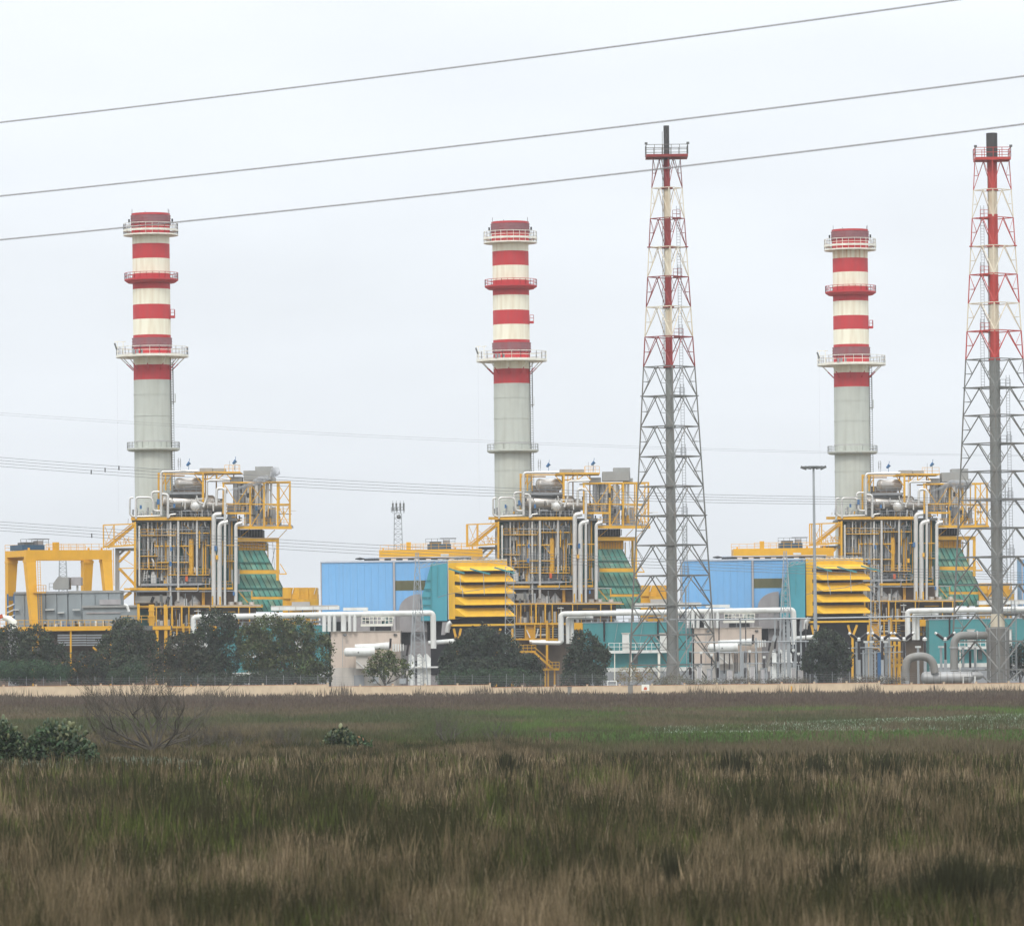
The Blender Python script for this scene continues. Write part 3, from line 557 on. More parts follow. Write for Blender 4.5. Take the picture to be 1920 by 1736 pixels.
# ---- blue turbine hall
c_ = at(0, 'Cc')
def make_hall():
    p0 = c_(95, 330, -17); p1 = c_(1180, 330, -17); Z1 = p0.z
    th = Thing('turbine_hall', 'blue clad turbine hall in the middle left, between the yellow hood and the louvred intake', 'hall', ((p0.x+p1.x)/2, 983, 0), 'blue turbine halls')
    xa, xb, xc = c_(712, 0, -17).x, c_(730, 0, -17).x, p1.x
    ZL = c_(0, 800, -17).z
    th.b('shell', 'hall_blue', MB().box((p0.x+.12, 983.35, ZL), (xc, 994, Z1-.1)))
    # cladding sheets
    n = 10; W = (xa-.05-(p0.x+.2))/n
    for k in range(n):
        x = p0.x+.2+k*W; th.b('cladding_panel', 'hall_blue', MB().box((x+.008, 983.0+.006*(k % 2), ZL), (x+W-.008, 983.33, Z1-.32)))
    n = 7; W = (xc-xb-.05)/n; zt, zb = c_(0, 505, -17).z, c_(0, 590, -17).z
    for k in range(n):
        x = xb+.03+k*W
        th.b('cladding_panel', 'hall_blue', MB().box((x+.008, 983.1, zt), (x+W-.008, 983.33, Z1-.32))); th.b('cladding_panel', 'hall_blue', MB().box((x+.008, 983.1, ZL), (x+W-.008, 983.33, zb)))
    lv = th.b('louvre_panel', 'olive', MB().box((xb, 983.12, zb+.003), (c_(985, 0, -17).x, 983.32, zt-.003)))
    for k in range(8): z = zb+(zt-zb)*(k+.5)/8; th.b('louvre_slat', 'olive', MB().bar((xb+.05, 983.08, z), (c_(985, 0, -17).x-.05, 983.08, z), .07, .12), parent=lv)
    th.b('corner_trim', 'hall_trim', MB().box((p0.x-.02, 982.9, 0), (p0.x+.17, 983.4, Z1-.3))); th.b('pilaster', 'hall_trim', MB().box((xa, 982.8, 0), (xb-.03, 983.3, Z1-.3)))
    th.b('fascia', 'roof_edge', MB().box((p0.x-.05, 982.85, Z1-.3), (c_(1690, 0, -17).x, 983.3, Z1))); th.b('roof', 'roof_edge', MB().box((p0.x, 983.3, Z1-.1), (xc, 994.1, Z1+.02)))
    th.b('roof_monitor', 'roof_edge', MB().box(c_(470, 298, -14), (c_(1385, 0, -14).x, 991, c_(0, 310, -14).z)))
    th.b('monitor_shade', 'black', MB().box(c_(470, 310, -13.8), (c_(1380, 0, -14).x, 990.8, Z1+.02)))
    for k in range(8): th.b('monitor_post', 'beige', MB().box(c_(600+k*100, 309, -14), (c_(640+k*100, 0, -14).x, 986.1, Z1+.02)))
    q = c_(430, 305, -14); th.b('monitor_tip', 'black', MB().lathe((q.x, 989, q.z), [(.05, -.25), (.9, -.12), (.9, .05), (.05, .25)], 14))
    th.b('base_wall', 'mauve_grey', MB().box((p0.x, 983.2, 0), (xc, 993.9, ZL-.005)))
    for q0, q1 in (((790, 925), (865, 1045)), ((1010, 850), (1110, 1010)), ((900, 1180), (960, 1330)), ((130, 850), (330, 925)), ((520, 890), (700, 928)), ((1040, 1060), (1130, 1300))): th.b('bay_opening', 'black', MB().box(c_(*q0, -17.0), c_(*q1, -16.9)))
    # grey quarter-round duct at the foot of the wall
    pts = [c_(770, 790, -18.5)]+[c_(950-180*math.cos(t*math.pi/2/6), 745-135*math.sin(t*math.pi/2/6), -18.5) for t in range(7)]+[c_(950, 790, -18.5)]
    dct = th.b('round_duct', 'mauve_grey', MB().prism([(v.x, v.z) for v in reversed(pts)], 981.5, 982.95))
    for k in range(9):
        x = 790+k*20; t = math.sqrt(max(0, 1-((950-x)/180)**2)); th.b('duct_rib', 'mauve_grey', MB().bar(c_(x, 788, -18.55), c_(x, 745-130*t, -18.55), .08, .1), parent=dct)
    th.b('lower_wall', 'mauve_grey', MB().box(c_(775, 800, -18.3), c_(1010, 935, -17.3)))
    for k in range(14): th.b('wall_rib', 'mauve_grey', MB().bar(c_(783+k*17, 802, -18.35), c_(783+k*17, 933, -18.35), .1))
    copies(th, {1: 'blue clad turbine hall crossed by dark cables, right of the slimmer flare tower', 2: 'blue hall showing only a sliver at the right edge of the picture'}, (1, 2))
make_hall()
# ---- yellow air intake with hoods
def make_intake():
    xl, xr = c_(1185, 0, -19).x, c_(1690, 0, -19).x; zt, zb = c_(0, 340, -19).z, c_(0, 840, -19).z
    th = Thing('air_intake', 'yellow louvred air intake in front of the middle boiler', 'air intake', ((xl+xr)/2, 981, 0), 'yellow louvred intakes')
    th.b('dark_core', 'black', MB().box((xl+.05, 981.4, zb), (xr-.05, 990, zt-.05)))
    x1, x2 = c_(1240, 0, -19).x, c_(1330, 0, -19.9).x
    th.b('side_panel', 'intake_yellow', MB().box((xl, 980.95, zb), (x1, 981.35, zt))); th.b('top_panel', 'intake_yellow', MB().box((x1+.003, 980.95, c_(0, 395, -19).z), (xr, 981.35, zt)))
    th.b('roof', 'intake_yellow', MB().box((xl, 981.36, zt-.04), (xr, 990, zt+.04)))
    D = 1.55
    for k, (y0, y1) in enumerate(((388, 428), (456, 525), (550, 624), (651, 721), (748, 821))):
        za, zl = c_(0, y0, -19).z, c_(0, y1, -19).z
        A = Vector((x1, 981.0, za)); B = Vector((x1, 981.0, zl+(za-zl)*.12)); L = Vector((x2, 981-D, zl)); R = Vector((xr+D, 981-D, zl)); RT = Vector((xr, 981.0, za)); RB = Vector((xr+D, 989, zl)); RTB = Vector((xr, 989, za))
        mb = MB().poly([A, L, R, RT]).poly([A, B, L]).poly([RT, R, RB, RTB]); o = Vector((0, .06, -.07))
        mb.poly([RT+o, R+o, L+o, A+o]).poly([L, L+o, R+o, R]).poly([L+o, B+o, A+o]).poly([RTB+o, RB+o, R+o, RT+o]).poly([R, R+o, RB+o, RB])
        h = th.b('hood', 'intake_yellow', mb)
        th.b('hood_bracket', 'dark_steel', MB().bar(L+Vector((.4, .3, .1)), Vector((x1+.5, 981.2, zl-.3)), .08).bar((xr-.3, 981.2, zl-.3), R+Vector((-1.5, .3, .1)), .08), parent=h)
    for y in (438, 447, 533, 541, 633, 641, 730, 738, 829, 836): th.b('vane', 'dark_steel', MB().box((x1, 981.15, c_(0, y, -19).z-.03), (xr, 981.38, c_(0, y, -19).z+.03)))
    # teal transition casing between hall and intake
    pts = [c_(*p, -20) for p in ((960, 840), (1182, 840), (1182, 345), (1045, 345), (1030, 400), (962, 640))]
    tr = th.b('transition_casing', 'teal_blue', MB().prism([(v.x, v.z) for v in pts], 980.2, 982.7))
    for y0, x0 in ((495, 1004), (570, 982), (640, 962), (705, 960), (775, 960)): th.b('casing_rib', 'casing_teal', MB().bar(c_(x0, y0, -20.05), c_(1040, y0, -20.05), .12), parent=tr)
    th.b('casing_seam', 'teal_wall', MB().bar(c_(1043, 350, -20.05), c_(1043, 838, -20.05), .12), parent=tr); th.b('casing_seam', 'teal_wall', MB().bar(c_(1100, 370, -20.05), c_(1095, 640, -20.05), .08), parent=tr)
    # support frame and dark undercroft
    th.b('base_beam', 'intake_yellow', MB().box((c_(1200, 0, -19.5).x, 980, c_(0, 902, -19.5).z), (c_(1745, 0, -19.5).x, 980.6, c_(0, 885, -19.5).z)))
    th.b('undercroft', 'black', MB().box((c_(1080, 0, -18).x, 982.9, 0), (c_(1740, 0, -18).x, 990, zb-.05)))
    for p, q in (((1238, 905), (1262, 1010)), ((1300, 905), (1275, 1010)), ((1560, 905), (1590, 1010)), ((1640, 905), (1600, 1010)), ((1270, 1000), (1270, 1400)), ((1600, 1000), (1600, 1400)), ((1740, 905), (1740, 1400))): th.b('leg', 'yellow', MB().bar(c_(*p, -19.4), c_(*q, -19.4), .42))
    th.b('elbow', 'silver', MB().tube([c_(1215, 850, -20), c_(1190, 870, -20), c_(1180, 940, -20)], .45, 10, rad=.6), smooth=True)
    th.b('grey_duct', 'mauve_grey', MB().prism([(v.x, v.z) for v in (c_(1130, 960, -19.5), c_(1160, 960, -19.5), c_(1215, 905, -19.5), c_(1215, 850, -19.5), c_(1140, 850, -19.5))], 980.4, 981.6))
    th.b('low_pipe', 'white', MB().cyl(c_(1020, 1030, -20.5), c_(1270, 1010, -20.5), .42, n=12), smooth=True)
    copies(th, {1: 'yellow louvred air intake behind the tall lamp mast'}, (1,))
make_intake()
# ---- gantry cranes
def make_crane(px, zy_scale, Y, yaw, label, k_group, has_legs=True):
    """local frame: girder along +x from the front left corner; z measured from photo at distance Y."""
    s = Y/FPX
    zt, zb = P(px, 1031, Y).z, P(px, 1049, Y).z; L = 17.0 if has_legs else 19.3; Dp = 9.5
    o = P(px, 1050, Y); base = Vector((o.x, Y, 0)); q = Quaternion((0, 0, 1), yaw)
    th = Thing('gantry_crane', label, 'crane', base, 'gantry cranes along the halls')
    def T(x, y, z): v = q @ Vector((x, y, 0)); return base+Vector((v.x, v.y, z))
    def bx(name, x0, x1, y0, y1, z0, z1, m='crane_yellow', parent=None):
        mb = MB(); mb.box((x0, y0, z0), (x1, y1, z1)); mb.v = [T(v.x, v.y, v.z) for v in mb.v]; return th.b(name, m, mb, parent=parent)
    bx('girder', 0, L, 0, 1.0, zb, zt); bx('girder', 0, L, Dp-1, Dp, zb, zt)
    for x0, x1 in ((0, 1.1), (L-1.1, L)): bx('end_beam', x0, x1, 1.003, Dp-1.003, zb+.55, zt-.05)
    def rl(y, x0, x1):
        mb = MB().rail([(x0, y, zt), (x1, y, zt)], 1.1, .07, 1.5); mb.v = [T(v.x, v.y, v.z) for v in mb.v]; return th.b('railing', 'crane_yellow', mb)
    rl(.1, 4, L-1); rl(Dp-.1, 0, L-1)
    if has_legs:
        for y0 in (0, Dp-1.4):
            for x0, sx in ((.0, .35), (L-1.9, .6)):
                lean = 1.3 if x0 < 1 else 1.2
                dy = (-1 if y0 == 0 else 1)*.0
                mb = MB(); top = [(x0, y0), (x0+1.9, y0), (x0+1.9, y0+1.4), (x0, y0+1.4)]; sgn = (1 if y0 == 0 else -1)
                bot = [(x0+.55, y0-sgn*1.9), (x0+1.5, y0-sgn*1.9), (x0+1.5, y0+1-sgn*1.9), (x0+.55, y0+1-sgn*1.9)]
                z1, z0 = zb-.003, 9.6
                for (p0, p1) in ((0, 1), (1, 2), (2, 3), (3, 0)): mb.poly([(*bot[p0], z0), (*bot[p1], z0), (*top[p1], z1), (*top[p0], z1)])
                mb.poly([(*t, z1) for t in top]).poly([(*t, z0) for t in reversed(bot)]); mb.v = [T(v.x, v.y, v.z) for v in mb.v]
                lg = th.b('leg', 'crane_yellow', mb)
                bx('foot', x0+.3, x0+1.75, y0-sgn*1.9-.2, y0-sgn*1.9+1.2, 8.6, 9.597, 'dark_steel', lg)
                bx('cap_collar', x0-.05, x0+1.95, y0-.05, y0+1.45, zb-.5, zb-.1, 'crane_yellow', lg)
        mb = MB().ladder((2.3, -1.2, 10), (2.3, -.4, zb), .5, .08); mb.v = [T(v.x, v.y, v.z) for v in mb.v]; th.b('ladder', 'crane_yellow', mb)
        ld = bx('landing', 1.0, 3.3, -1.2, 0, 19.4, 19.6); mb = MB().rail([(1.0, -1.2, 19.6), (3.3, -1.2, 19.6), (3.3, 0, 19.6)], 1.2, .08); mb.v = [T(v.x, v.y, v.z) for v in mb.v]; th.b('railing', 'crane_yellow', mb, parent=ld)
        mb = MB(); mb.bar((3.0, 3, zb), (2.2, 3.4, 12), .06); mb.v = [T(v.x, v.y, v.z) for v in mb.v]; th.b('hoist_cable', 'thin_cable', mb)
    # trolley, cab
    tx = 9.0 if not has_legs else -2.2
    if has_legs: tx = .6
    y0 = 3 if has_legs else 1.5
    t = bx('trolley', tx, tx+4.4, y0, y0+5.5, zt+.05, zt+1.0, 'trolley_blue'); bx('trolley_housing', tx+.4, tx+2.6, y0+.4, y0+3, zt+1.003, zt+1.45, 'dark_steel', t)
    bx('trolley_winch', tx+3.0, tx+4.2, y0+.2, y0+2, zt+1.003, zt+1.75, 'hall_trim', t)
    mb = MB().rail([(tx-.3, y0, zt+.9), (tx+5.2, y0, zt+.9)], 1.1, .07, 1.1); mb.v = [T(v.x, v.y, v.z) for v in mb.v]; th.b('trolley_rail', 'dark_steel', mb, parent=t)
    bx('trolley_roof', tx+2.4, tx+5.4, y0, y0+3, zt+2.0, zt+2.12, 'dark_steel', t); bx('drive_box', 5.1 if not has_legs else 5.6, 5.95 if not has_legs else 6.6, .1, .9, zt+.01, zt+1.4)
    for x in (.6, L*.27, L*.73, L-2): bx('lug', x, x+.3, .3, .6, zt+.003, zt+.4)
    bx('name_plate', 11.5, 13, -.03, -.003, zb+.5, zb+.9, 'white') if not has_legs else None
    if not has_legs:
        for x in (1, L-2):
            for y in (0, Dp-1): bx('leg', x, x+1, y, y+1, 0, zb-.003)
    return th
make_crane(49, 0, 962, math.radians(29), 'yellow gantry crane on splayed legs over the grey machine hall', 0)
cr0 = make_crane(711, 0, 996.5, 0, 'yellow crane girder above the first blue hall with dark trolley', 0, False)
copies(cr0, {1: 'yellow crane girder with trolley above the blue hall left of the lamp mast'}, (1,))
# ---- white process ducting in front of the halls
e_ = at(1, 'E')
def make_rack():
    A0, B0 = P(363, 1157, 975), P(812, 1149, 975); A0.y = B0.y = 974.6
    th = Thing('pipe_rack', 'long white lagged pipe with risers at the left, partly behind the trees', 'pipe', (A0.x+9, 974.6, 0), 'white lagged pipe runs')
    r = .52
    th.b('main_pipe', 'white', MB().tube([(A0.x, 974.6, A0.z-5.2), A0, B0, (B0.x, 974.6, B0.z-6.5)], r, 14, rad=.7), smooth=True)
    for dx in (1.3, 2.1): th.b('drop_pipe', 'white', MB().tube([(A0.x+dx, 975.4+dx*.6, A0.z-5.6), (A0.x+dx, 975.4+dx*.6, A0.z-.6), (A0.x+dx+4, 975.4+dx*.6, A0.z-.7)], .38, 10, rad=.6), smooth=True)
    th.b('foot_pipe', 'silver', MB().tube([(A0.x-5.5, 974.4, A0.z-5.3), (A0.x-.2, 974.4, A0.z-5.45), (A0.x+.2, 974.4, A0.z-5)], .38, 10, rad=.5), smooth=True)
    for x0, x1 in ((110, 146), (155, 188), (201, 231), (270, 318), (330, 360), (375, 405)):
        p = c_((x0+x1)/2, 785, -25.6); q = c_((x0+x1)/2, 932, -25.6); th.b('riser', 'white', MB().cyl(q, p, (x1-x0)/2/46.5, n=12), smooth=True)
    th.b('white_box', 'white', MB().box(c_(290, 727, -25), c_(505, 752, -21))); th.b('white_box', 'white', MB().box(c_(462, 754, -25.6), c_(524, 800, -23)))
    bx = th.b('flat_duct', 'white', MB().box(c_(-330, 718, -23), c_(262, 745, -19))); th.b('duct_cap', 'concrete', MB().box(c_(-330, 712, -23), c_(250, 716.5, -19)), parent=bx)
    for x in (-260, -120, 30, 160): th.b('duct_flange', 'concrete', MB().box(c_(x, 716, -23.1), c_(x+6, 746, -23.01)), parent=bx)
    pl = th.b('platform', 'cream_steel', MB().box(c_(440, 868, -26), c_(718, 885, -23))); th.b('railing', 'cream_steel', MB().rail([c_(450, 866, -26), c_(716, 866, -26)], 1.3, .12, .75), parent=pl)
    for x in (200, 560, 900): th.b('support', 'galv', MB().bar(c_(x, 795, -24.5), c_(x, 1400, -24.5), .25))
    for k in range(26):                                   # dense small pipework behind the pipe
        x = random.uniform(-300, 110); y = random.uniform(800, 900); p = c_(x, y, -22+random.uniform(-.5, .5)); v = random.random() < .5
        th.b('small_pipe', random.choice(['grey_steel', 'silver', 'white', 'yellow', 'dark_steel']), MB().cyl(p, p+(Vector((0, 0, random.uniform(1, 2.2))) if v else Vector((random.uniform(1, 3), 0, 0))), random.uniform(.06, .14), n=6))
    for k in range(14): th.b('valve', random.choice(['grey_steel', 'dark_steel', 'white', 'casing_teal']), MB().box(*(lambda p: (p, p+Vector((random.uniform(.3, .9), .5, random.uniform(.3, .9)))))(c_(random.uniform(415, 700), random.uniform(820, 870), -23.4))))
    copies(th, {1: 'long white lagged pipe with risers in the middle, above the teal building', 2: 'long white lagged pipe with risers at the right edge of the picture'}, (1, 2))
make_rack()
def make_beige():
    x0, x1 = P(620, 1190, 975).x, c_(780, 930, -25).x; zt = c_(500, 932, -25).z
    th = Thing('block_building', 'beige concrete block building behind the small olive tree', 'building', ((x0+x1)/2, 975, 0), 'beige block buildings')
    n = 6; W = (x1-x0)/n; zs = c_(0, 1245, -25).z
    for k in range(n):
        th.b('wall_panel', 'beige', MB().box((x0+k*W+.012, 975+.012*(k % 2), zs+.01), (x0+(k+1)*W-.012, 975.4, zt))); th.b('wall_panel', 'concrete', MB().box((x0+k*W+.012, 974.9+.012*(k % 2), 0), (x0+(k+1)*W-.012, 975.4, zs-.01)))
    th.b('body', 'concrete', MB().box((x0+.02, 975.4, 0), (x1-.02, 985, zt-.05))); th.b('coping', 'concrete', MB().box((x0-.1, 974.8, zt), (x1+.1, 985.1, zt+.12)))
    th.b('doorway', 'grey_steel', MB().box((c_(365, 0, -25).x, 974.6, 0), (c_(455, 0, -25).x, 974.85, c_(0, 1310, -25).z)))
    lp = th.b('lamp_post', 'galv', MB().bar(c_(285, 1235, -26), c_(287, 985, -26), .08)); th.b('lamp_head', 'dark_steel', MB().lathe(c_(305, 962, -26), [(.05, -.25), (.35, -.1), (.3, .2), (.05, .3)], 10), parent=lp)
    th.b('bulkhead_lamp', 'dark_steel', MB().box(c_(722, 950, -25.3), c_(750, 966, -25.01)))
    copies(th, {1: 'beige concrete block building behind the switchyard posts'}, (1,))
    t2 = Thing('exhaust_silencer', 'white horizontal cylinder on the front of the first beige building', 'silencer', (c_(430, 1400, -28).x, 972.5, 0), 'white cylinders beside the beige buildings')
    p, q = c_(312, 1108, -28), c_(560, 1104, -28)
    d = t2.b('drum', 'white', MB().tube([p-Vector((.35, 0, 0)), p-Vector((.2, 0, 0)), p, q], [.3, .6, .78, .8], 18), smooth=True); t2.b('port', 'dark_steel', MB().cyl(c_(420, 1110, -28.85), c_(420, 1110, -28.7), .14, n=8), parent=d)
    t2.b('upper_duct', 'white', MB().tube([c_(390, 1062, -27), c_(560, 1060, -27), c_(690, 1056, -27)], [.45, .55, .75], 14), smooth=True)
    for k in range(5): t2.b('radiator_panel', 'white', MB().box(c_(712+k*22, 1038, -27.5), c_(730+k*20, 1105-k*2, -26)))
    t2.b('bushing', 'porcelain', MB().bar(c_(693, 1075, -27.6), c_(697, 990, -27.6), .4)); t2.b('bushing', 'porcelain', MB().bar(c_(835, 1140, -27.6), c_(850, 1040, -27.6), .42))
    t2.b('saddle', 'concrete', MB().prism([(v.x, v.z) for v in (c_(400, 1250, -28), c_(520, 1250, -28), c_(500, 1142, -28), c_(400, 1142, -28))], 972, 974.5)); t2.b('brace', 'white', MB().bar(c_(400, 1180, -28.2), c_(470, 1245, -28.2), .14))
    for x in (850, 925, 985): t2.b('tank', 'white', MB().prism([(v.x, v.z) for v in (c_(x, 1400, -27), c_(x+55, 1400, -27), c_(x+55, 1160, -27), c_(x+20, 1120, -27), c_(x, 1130, -27))], 973, 975))
    t2.b('walkway', 'white', MB().box(c_(870, 1232, -28), c_(1115, 1242, -27)))
    for k in range(6): t2.b('skid', random.choice(['white', 'concrete', 'galv']), MB().box(*(lambda p: (p, p+Vector((random.uniform(.5, 1.5), .8, random.uniform(.6, 1.8)))))(c_(540+k*58, random.uniform(1300, 1380), -27))))
    copies(t2, {1: 'white horizontal cylinder in front of the beige building beside the flare tower leg'}, (1,))
make_beige()
def make_teal():
    p0, p1 = e_(610, 402, -24.5), e_(1545, 800, -24.5); zt = p0.z; zl = e_(0, 795, -24.5).z
    th = Thing('teal_building', 'teal clad building hidden behind the big left trees', 'building', ((p0.x+p1.x)/2, 975.5, 0), 'teal clad buildings')
    n = 9; W = (p1.x-p0.x)/n; zm = e_(0, 645, -24.5).z
    for k in range(n):
        for z0, z1 in ((zl, zm-.01), (zm+.01, zt)): th.b('cladding_panel', 'teal_wall', MB().box((p0.x+k*W+.012, 975.5+.012*(k % 2), z0), (p0.x+(k+1)*W-.012, 975.8, z1)))
    th.b('body', 'teal_wall', MB().box((p0.x+.02, 975.8, 0), (p1.x-.02, 984, zt-.05))); zq = e_(0, 830, -24.5).z; th.b('plinth', 'white', MB().box((p0.x, 975.4, zq), (p1.x, 975.79, zl-.01))); th.b('base_wall', 'grey_steel', MB().box((p0.x, 975.45, 0), (p1.x, 975.79, zq-.01))); th.b('roof_edge', 'roof_edge', MB().box((p0.x-.1, 975.4, zt+.003), (p1.x+.1, 984.1, zt+.15)))
    th.b('roof_railing', 'galv', MB().rail([(p0.x+.5, 975.6, zt+.15), (p1.x, 975.6, zt+.15)], 1.2, .1, 1.4))
    for k in range(16): p = e_(random.uniform(650, 1500), 398, -23.5); th.b('roof_fitting', random.choice(['galv', 'white', 'dark_steel', 'concrete']), MB().box(p, p+Vector((random.uniform(.2, .8), .4, random.uniform(.3, .9)))))
    for x, y1 in ((790, 560), (1250, 555)): th.b('downpipe', 'porcelain', MB().cyl(e_(x, 385, -25), e_(x, y1, -25), .17, n=8))
    for x0, x1 in ((945, 1005), (1268, 1332)):
        s = th.b('stair_box', 'white', MB().box(e_(x0, 495, -26.2), e_(x1, 640, -25))); th.b('cap', 'concrete', MB().box(e_(x0-6, 486, -26.3), e_(x1+6, 494, -24.9)), parent=s)
    bl = th.b('balcony', 'white', MB().box(e_(828, 638, -26.4), e_(1335, 656, -25))); th.b('railing', 'white', MB().rail([e_(830, 637, -26.3), e_(1335, 637, -26.3)], 1.4, .11, 1.0), parent=bl)
    for x, w in ((1020, 10), (1260, 20), (880, 8)): th.b('post', 'cream_steel', MB().bar(e_(x, 657, -26), e_(x, 900, -26), w/45))
    th.b('doorway', 'dark_steel', MB().box(e_(1042, 665, -25), e_(1078, 750, -24.6)))
    for x in (905, 1120): th.b('stain_pipe', 'galv', MB().bar(e_(x, 410, -24.8), e_(x-25, 560, -24.8), .07))
    copies(th, {1: 'teal clad building with white balcony behind the slimmer flare tower', 2: 'teal clad building behind the thicker flare tower base'}, (1, 2))
make_teal()
# ---- yellow pipe platform with stair below the boilers
def make_ypf():
    base = e_(250, 900, -14); base.z = 0; base.y = 986
    th = Thing('access_platform', 'yellow access platform partly hidden by the left dark trees', 'platform', base, 'yellow access platforms under the boilers')
    def b(x0, y0, x1, y1, t, yl=-14, m='yellow', name='beam'): return th.b(name, m, MB().bar(e_(x0, y0, yl), e_(x1, y1, yl), t/46.0))
    b(20, 238, 960, 238, 8); b(20, 408, 640, 408, 18); b(20, 540, 395, 545, 14); th.b('deck', 'dark_steel', MB().box(e_(20, 404, -14), e_(620, 412, -10))); th.b('deck', 'grey_steel', MB().box(e_(30, 232, -13.8), e_(940, 240, -10.5)))
    for x in (40, 75, 165, 205, 285, 345, 520, 760, 850): b(x, 238, x, 410, 14 if x in (285, 205) else 8, -14, 'yellow', 'column')
    for x in (60, 150, 230, 400, 560): b(x, 238, x, 410, 9, -10.5, 'yellow', 'column')
    for x0, x1 in ((35, 100), (200, 240), (250, 290), (325, 390)):
        lv = th.b('louvre', 'black', MB().box(e_(x0, 440, -13.6), e_(x1, 530, -13)))
        for k in range(4): th.b('slat', 'galv', MB().bar(e_(x0, 455+k*20, -13.7), e_(x1, 455+k*20, -13.7), .09), parent=lv)
    th.b('yellow_wall', 'yellow', MB().box(e_(110, 425, -13.5), e_(390, 540, -13.1)))
    for x in (115, 195, 245, 350): b(x, 415, x, 545, 12, -14, 'yellow', 'column')
    th.b('brace', 'white', MB().bar(e_(125, 460, -14.3), e_(155, 528, -14.3), .2)); th.b('brace', 'white', MB().bar(e_(225, 450, -14.3), e_(205, 528, -14.3), .2))
    th.b('panel_box', 'crane_yellow', MB().box(e_(515, 400, -14.3), e_(612, 458, -13.5)))
    b(300, 380, 300, 800, 20, -14.5, 'yellow', 'column')
    th.b('landing', 'yellow', MB().box(e_(60, 640, -15), e_(205, 656, -13.5))); th.b('railing', 'yellow', MB().rail([e_(60, 640, -15), e_(205, 640, -15)], 1.1, .1, .8)); 
    f = th.b('stair_flight', 'yellow', MB().bar(e_(195, 655, -15), e_(345, 790, -15), .4, 1.2)); th.b('railing', 'yellow', MB().bar(e_(190, 606, -15.5), e_(345, 745, -15.5), .12), parent=f)
    th.b('landing', 'yellow', MB().box(e_(262, 790, -15.2), e_(405, 806, -13.5))); th.b('railing', 'yellow', MB().rail([e_(320, 790, -15.2), e_(405, 790, -15.2)], 1.2, .1, .6))
    for x in (285, 310, 365): b(x, 806, x, 990, 14, -14.5, 'yellow', 'column')
    for k in range(50):
        x = random.uniform(30, 620); y0 = random.choice([405, 405, 236, 540]); p = e_(x, y0, random.uniform(-13.5, -11)); hgt = random.uniform(.5, 2.6)
        th.b('pump', random.choice(['grey_steel', 'silver', 'dark_steel', 'galv', 'mauve_grey', 'yellow', 'black']), MB().cyl(p, p+Vector((0, 0, hgt)), random.uniform(.08, .35), n=7))
    for k in range(40):
        x = random.uniform(30, 620); y0 = random.uniform(250, 520); p = e_(x, y0, random.uniform(-13.8, -11)); v = random.random() < .5
        th.b('small_pipe', random.choice(['grey_steel', 'silver', 'yellow', 'galv', 'lagging_tan', 'yellow', 'white']), MB().cyl(p, p+(Vector((0, 0, random.uniform(.8, 2.5))) if v else Vector((random.uniform(.8, 3), 0, 0))), random.uniform(.05, .14), n=6))
    th.b('dark_fill', 'rust_dark', MB().box(e_(20, 250, -10.4), e_(900, 990, -9.6)))  # dark sheet added to fill the voids behind the platform, not a wall
    th.b('pipe', 'silver', MB().cyl(e_(150, 562, -14.6), e_(290, 560, -14.6), .35, n=10))
    copies(th, {1: 'yellow access platform with stair down to the ground, right of the largest dark tree', 2: 'yellow access platform above the V shaped bushings'}, (1, 2))
make_ypf()
